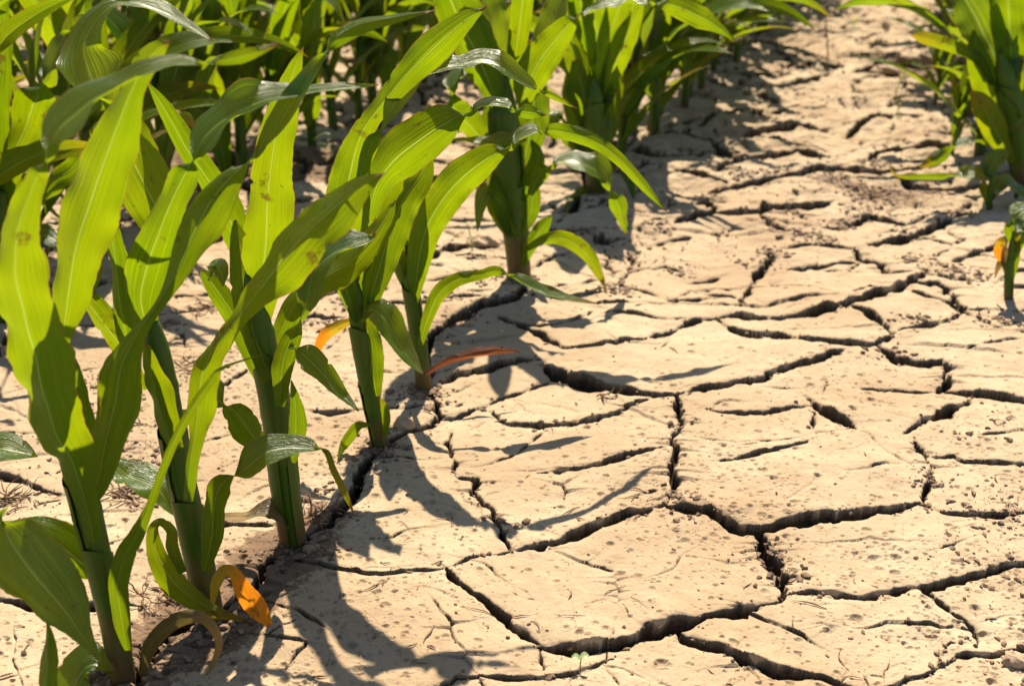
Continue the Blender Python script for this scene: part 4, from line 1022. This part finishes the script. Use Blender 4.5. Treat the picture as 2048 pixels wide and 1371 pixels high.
# a seedling in the crack at the bottom
g = ground_pt(1160, 1326); gz = ground_z(g[0], g[1])
e = tag(empty('seedling', (g[0], g[1], gz)), 'tiny pale green seedling sprouting in the crack at the bottom', 'seedling')
link_mesh('stem', tube('stem', [(0, 0, -.004), (.0004, 0, .004), (.001, 0, .009)], [.0007, .0006, .0005], SEEDLING, 8), e)
for sgn, zz in ((1, .010), (-1, .0085)):
    P = np.array([[sgn * t * .0075, -.001 * t, zz + .002 * math.sin(t * 2.2)] for t in np.linspace(0, 1, 9)])
    Wv = np.array([[0, .0034 * math.sin(math.pi * min(1, .12 + t * .85)) + .0002, .0006] for t in np.linspace(0, 1, 9)])
    link_mesh('leaf', ribbon('leaf', P, Wv, np.array([[0, 0, -1.0]] * 9), SEEDLING, .15, 0, 3), e)

# dead weed stem standing far up the bare strip
def sprig(name, px, py, hpx, label, cat, mat, lean, leaves, rad=.002):
    g = ground_pt(px, py); sc_ = (g[1] * cT + H * sT) / F; h = hpx * sc_ / cT
    e = tag(empty(name, (g[0], g[1], ground_z(g[0], g[1]))), label, cat)
    P = [(lean * h * t * t, 0, -.005 + h * t) for t in np.linspace(0, 1, 10)]
    link_mesh('stem', tube('stem', P, [rad * (1.1 - .7 * t) for t in np.linspace(0, 1, 10)], mat, 8), e)
    for i in range(leaves):
        a = rg.uniform(0, 6.28); t0 = rg.uniform(.1, .95); L = h * rg.uniform(.3, .75); el = rg.uniform(.2, 1.0)
        p = np.array([lean * h * t0 * t0, 0, h * t0]); Ps, Ws, Ns = [], [], []
        for k in range(10):
            t = k / 9; T = np.array([math.cos(a) * math.cos(el), math.sin(a) * math.cos(el), math.sin(el)]); B = np.array([-math.sin(a), math.cos(a), 0])
            Ps.append(p.copy()); Ws.append(B * max(.0005, L * .07 * math.sin(math.pi * min(1, .15 + t * .84)))); Ns.append(-np.cross(T, B))
            p = p + T * L / 9; p[2] = max(p[2], .004); el -= .17
        link_mesh('leaf', ribbon('leaf', np.array(Ps), np.array(Ws), np.array(Ns), mat, .2, .03, i), e)
    return e
sprig('dead_weed', 1655, 118, 120, 'thin dead weed stem standing far up the bare mud strip', 'dead weed', ROOT, -.25, 5, .0025)
sprig('weed', 1790, 195, 62, 'small green weed sprig growing left of the tall corner plant', 'weed', WEED, .3, 4, .0016)
sprig('weed', 1793, 240, 42, 'single grassy weed blade on the bare mud strip', 'weed', WEED, .05, 1, .0016)
sprig('weed', 1700, 80, 45, 'flat green weed rosette beside the dead stem', 'weed', WEED, .2, 6, .0014)
sprig('weed', 945, 505, 60, 'thin weed sprout between the fifth and sixth front plants', 'weed', WEED, -.2, 4, .0012)
sprig('weed', 660, 330, 70, 'leafy weed at the foot of the second corn row', 'weed', WEED, .2, 7, .0014)

def clod(px, py, r, label, flat=.55):
    g = ground_pt(px, py); bm = bmesh.new(); bmesh.ops.create_icosphere(bm, subdivisions=4, radius=r)
    for v in bm.verts:
        n = v.co.normalized(); q = n * 2.3 + Vector((px * .1, py * .1, 0))
        k = 1 + .55 * float(fbm(np.float64(q.x * 1.2 + q.z), np.float64(q.y * 1.2 - q.z * .7), 3, 4))
        v.co = Vector((v.co.x * k * 1.25, v.co.y * k, v.co.z * k * flat))
    me = bpy.data.meshes.new('clod'); bm.to_mesh(me); bm.free(); me.materials.append(CLOD)
    for p in me.polygons: p.use_smooth = True
    o = link_mesh('clod', me); o.location = (g[0], g[1], ground_z(g[0], g[1]) + r * flat * .45)
    return tag(o, label, 'clod', 'soil clods')
clod(966, 492, .022, 'rounded soil clod left of the foot of the sixth plant')
clod(1845, 128, .055, 'broad low brown soil clod beside the right hand row')
clod(1770, 140, .03, 'smaller brown clod left of the broad low one', .5)
clod(1655, 262, .010, 'small dark chip of soil alone on the bright strip')
clod(810, 850, .010, 'crumbly lump in the crack between the fourth and fifth plants', .8)
clod(2030, 1318, .009, 'small pale clod at the lower right edge', .7)

#@@END
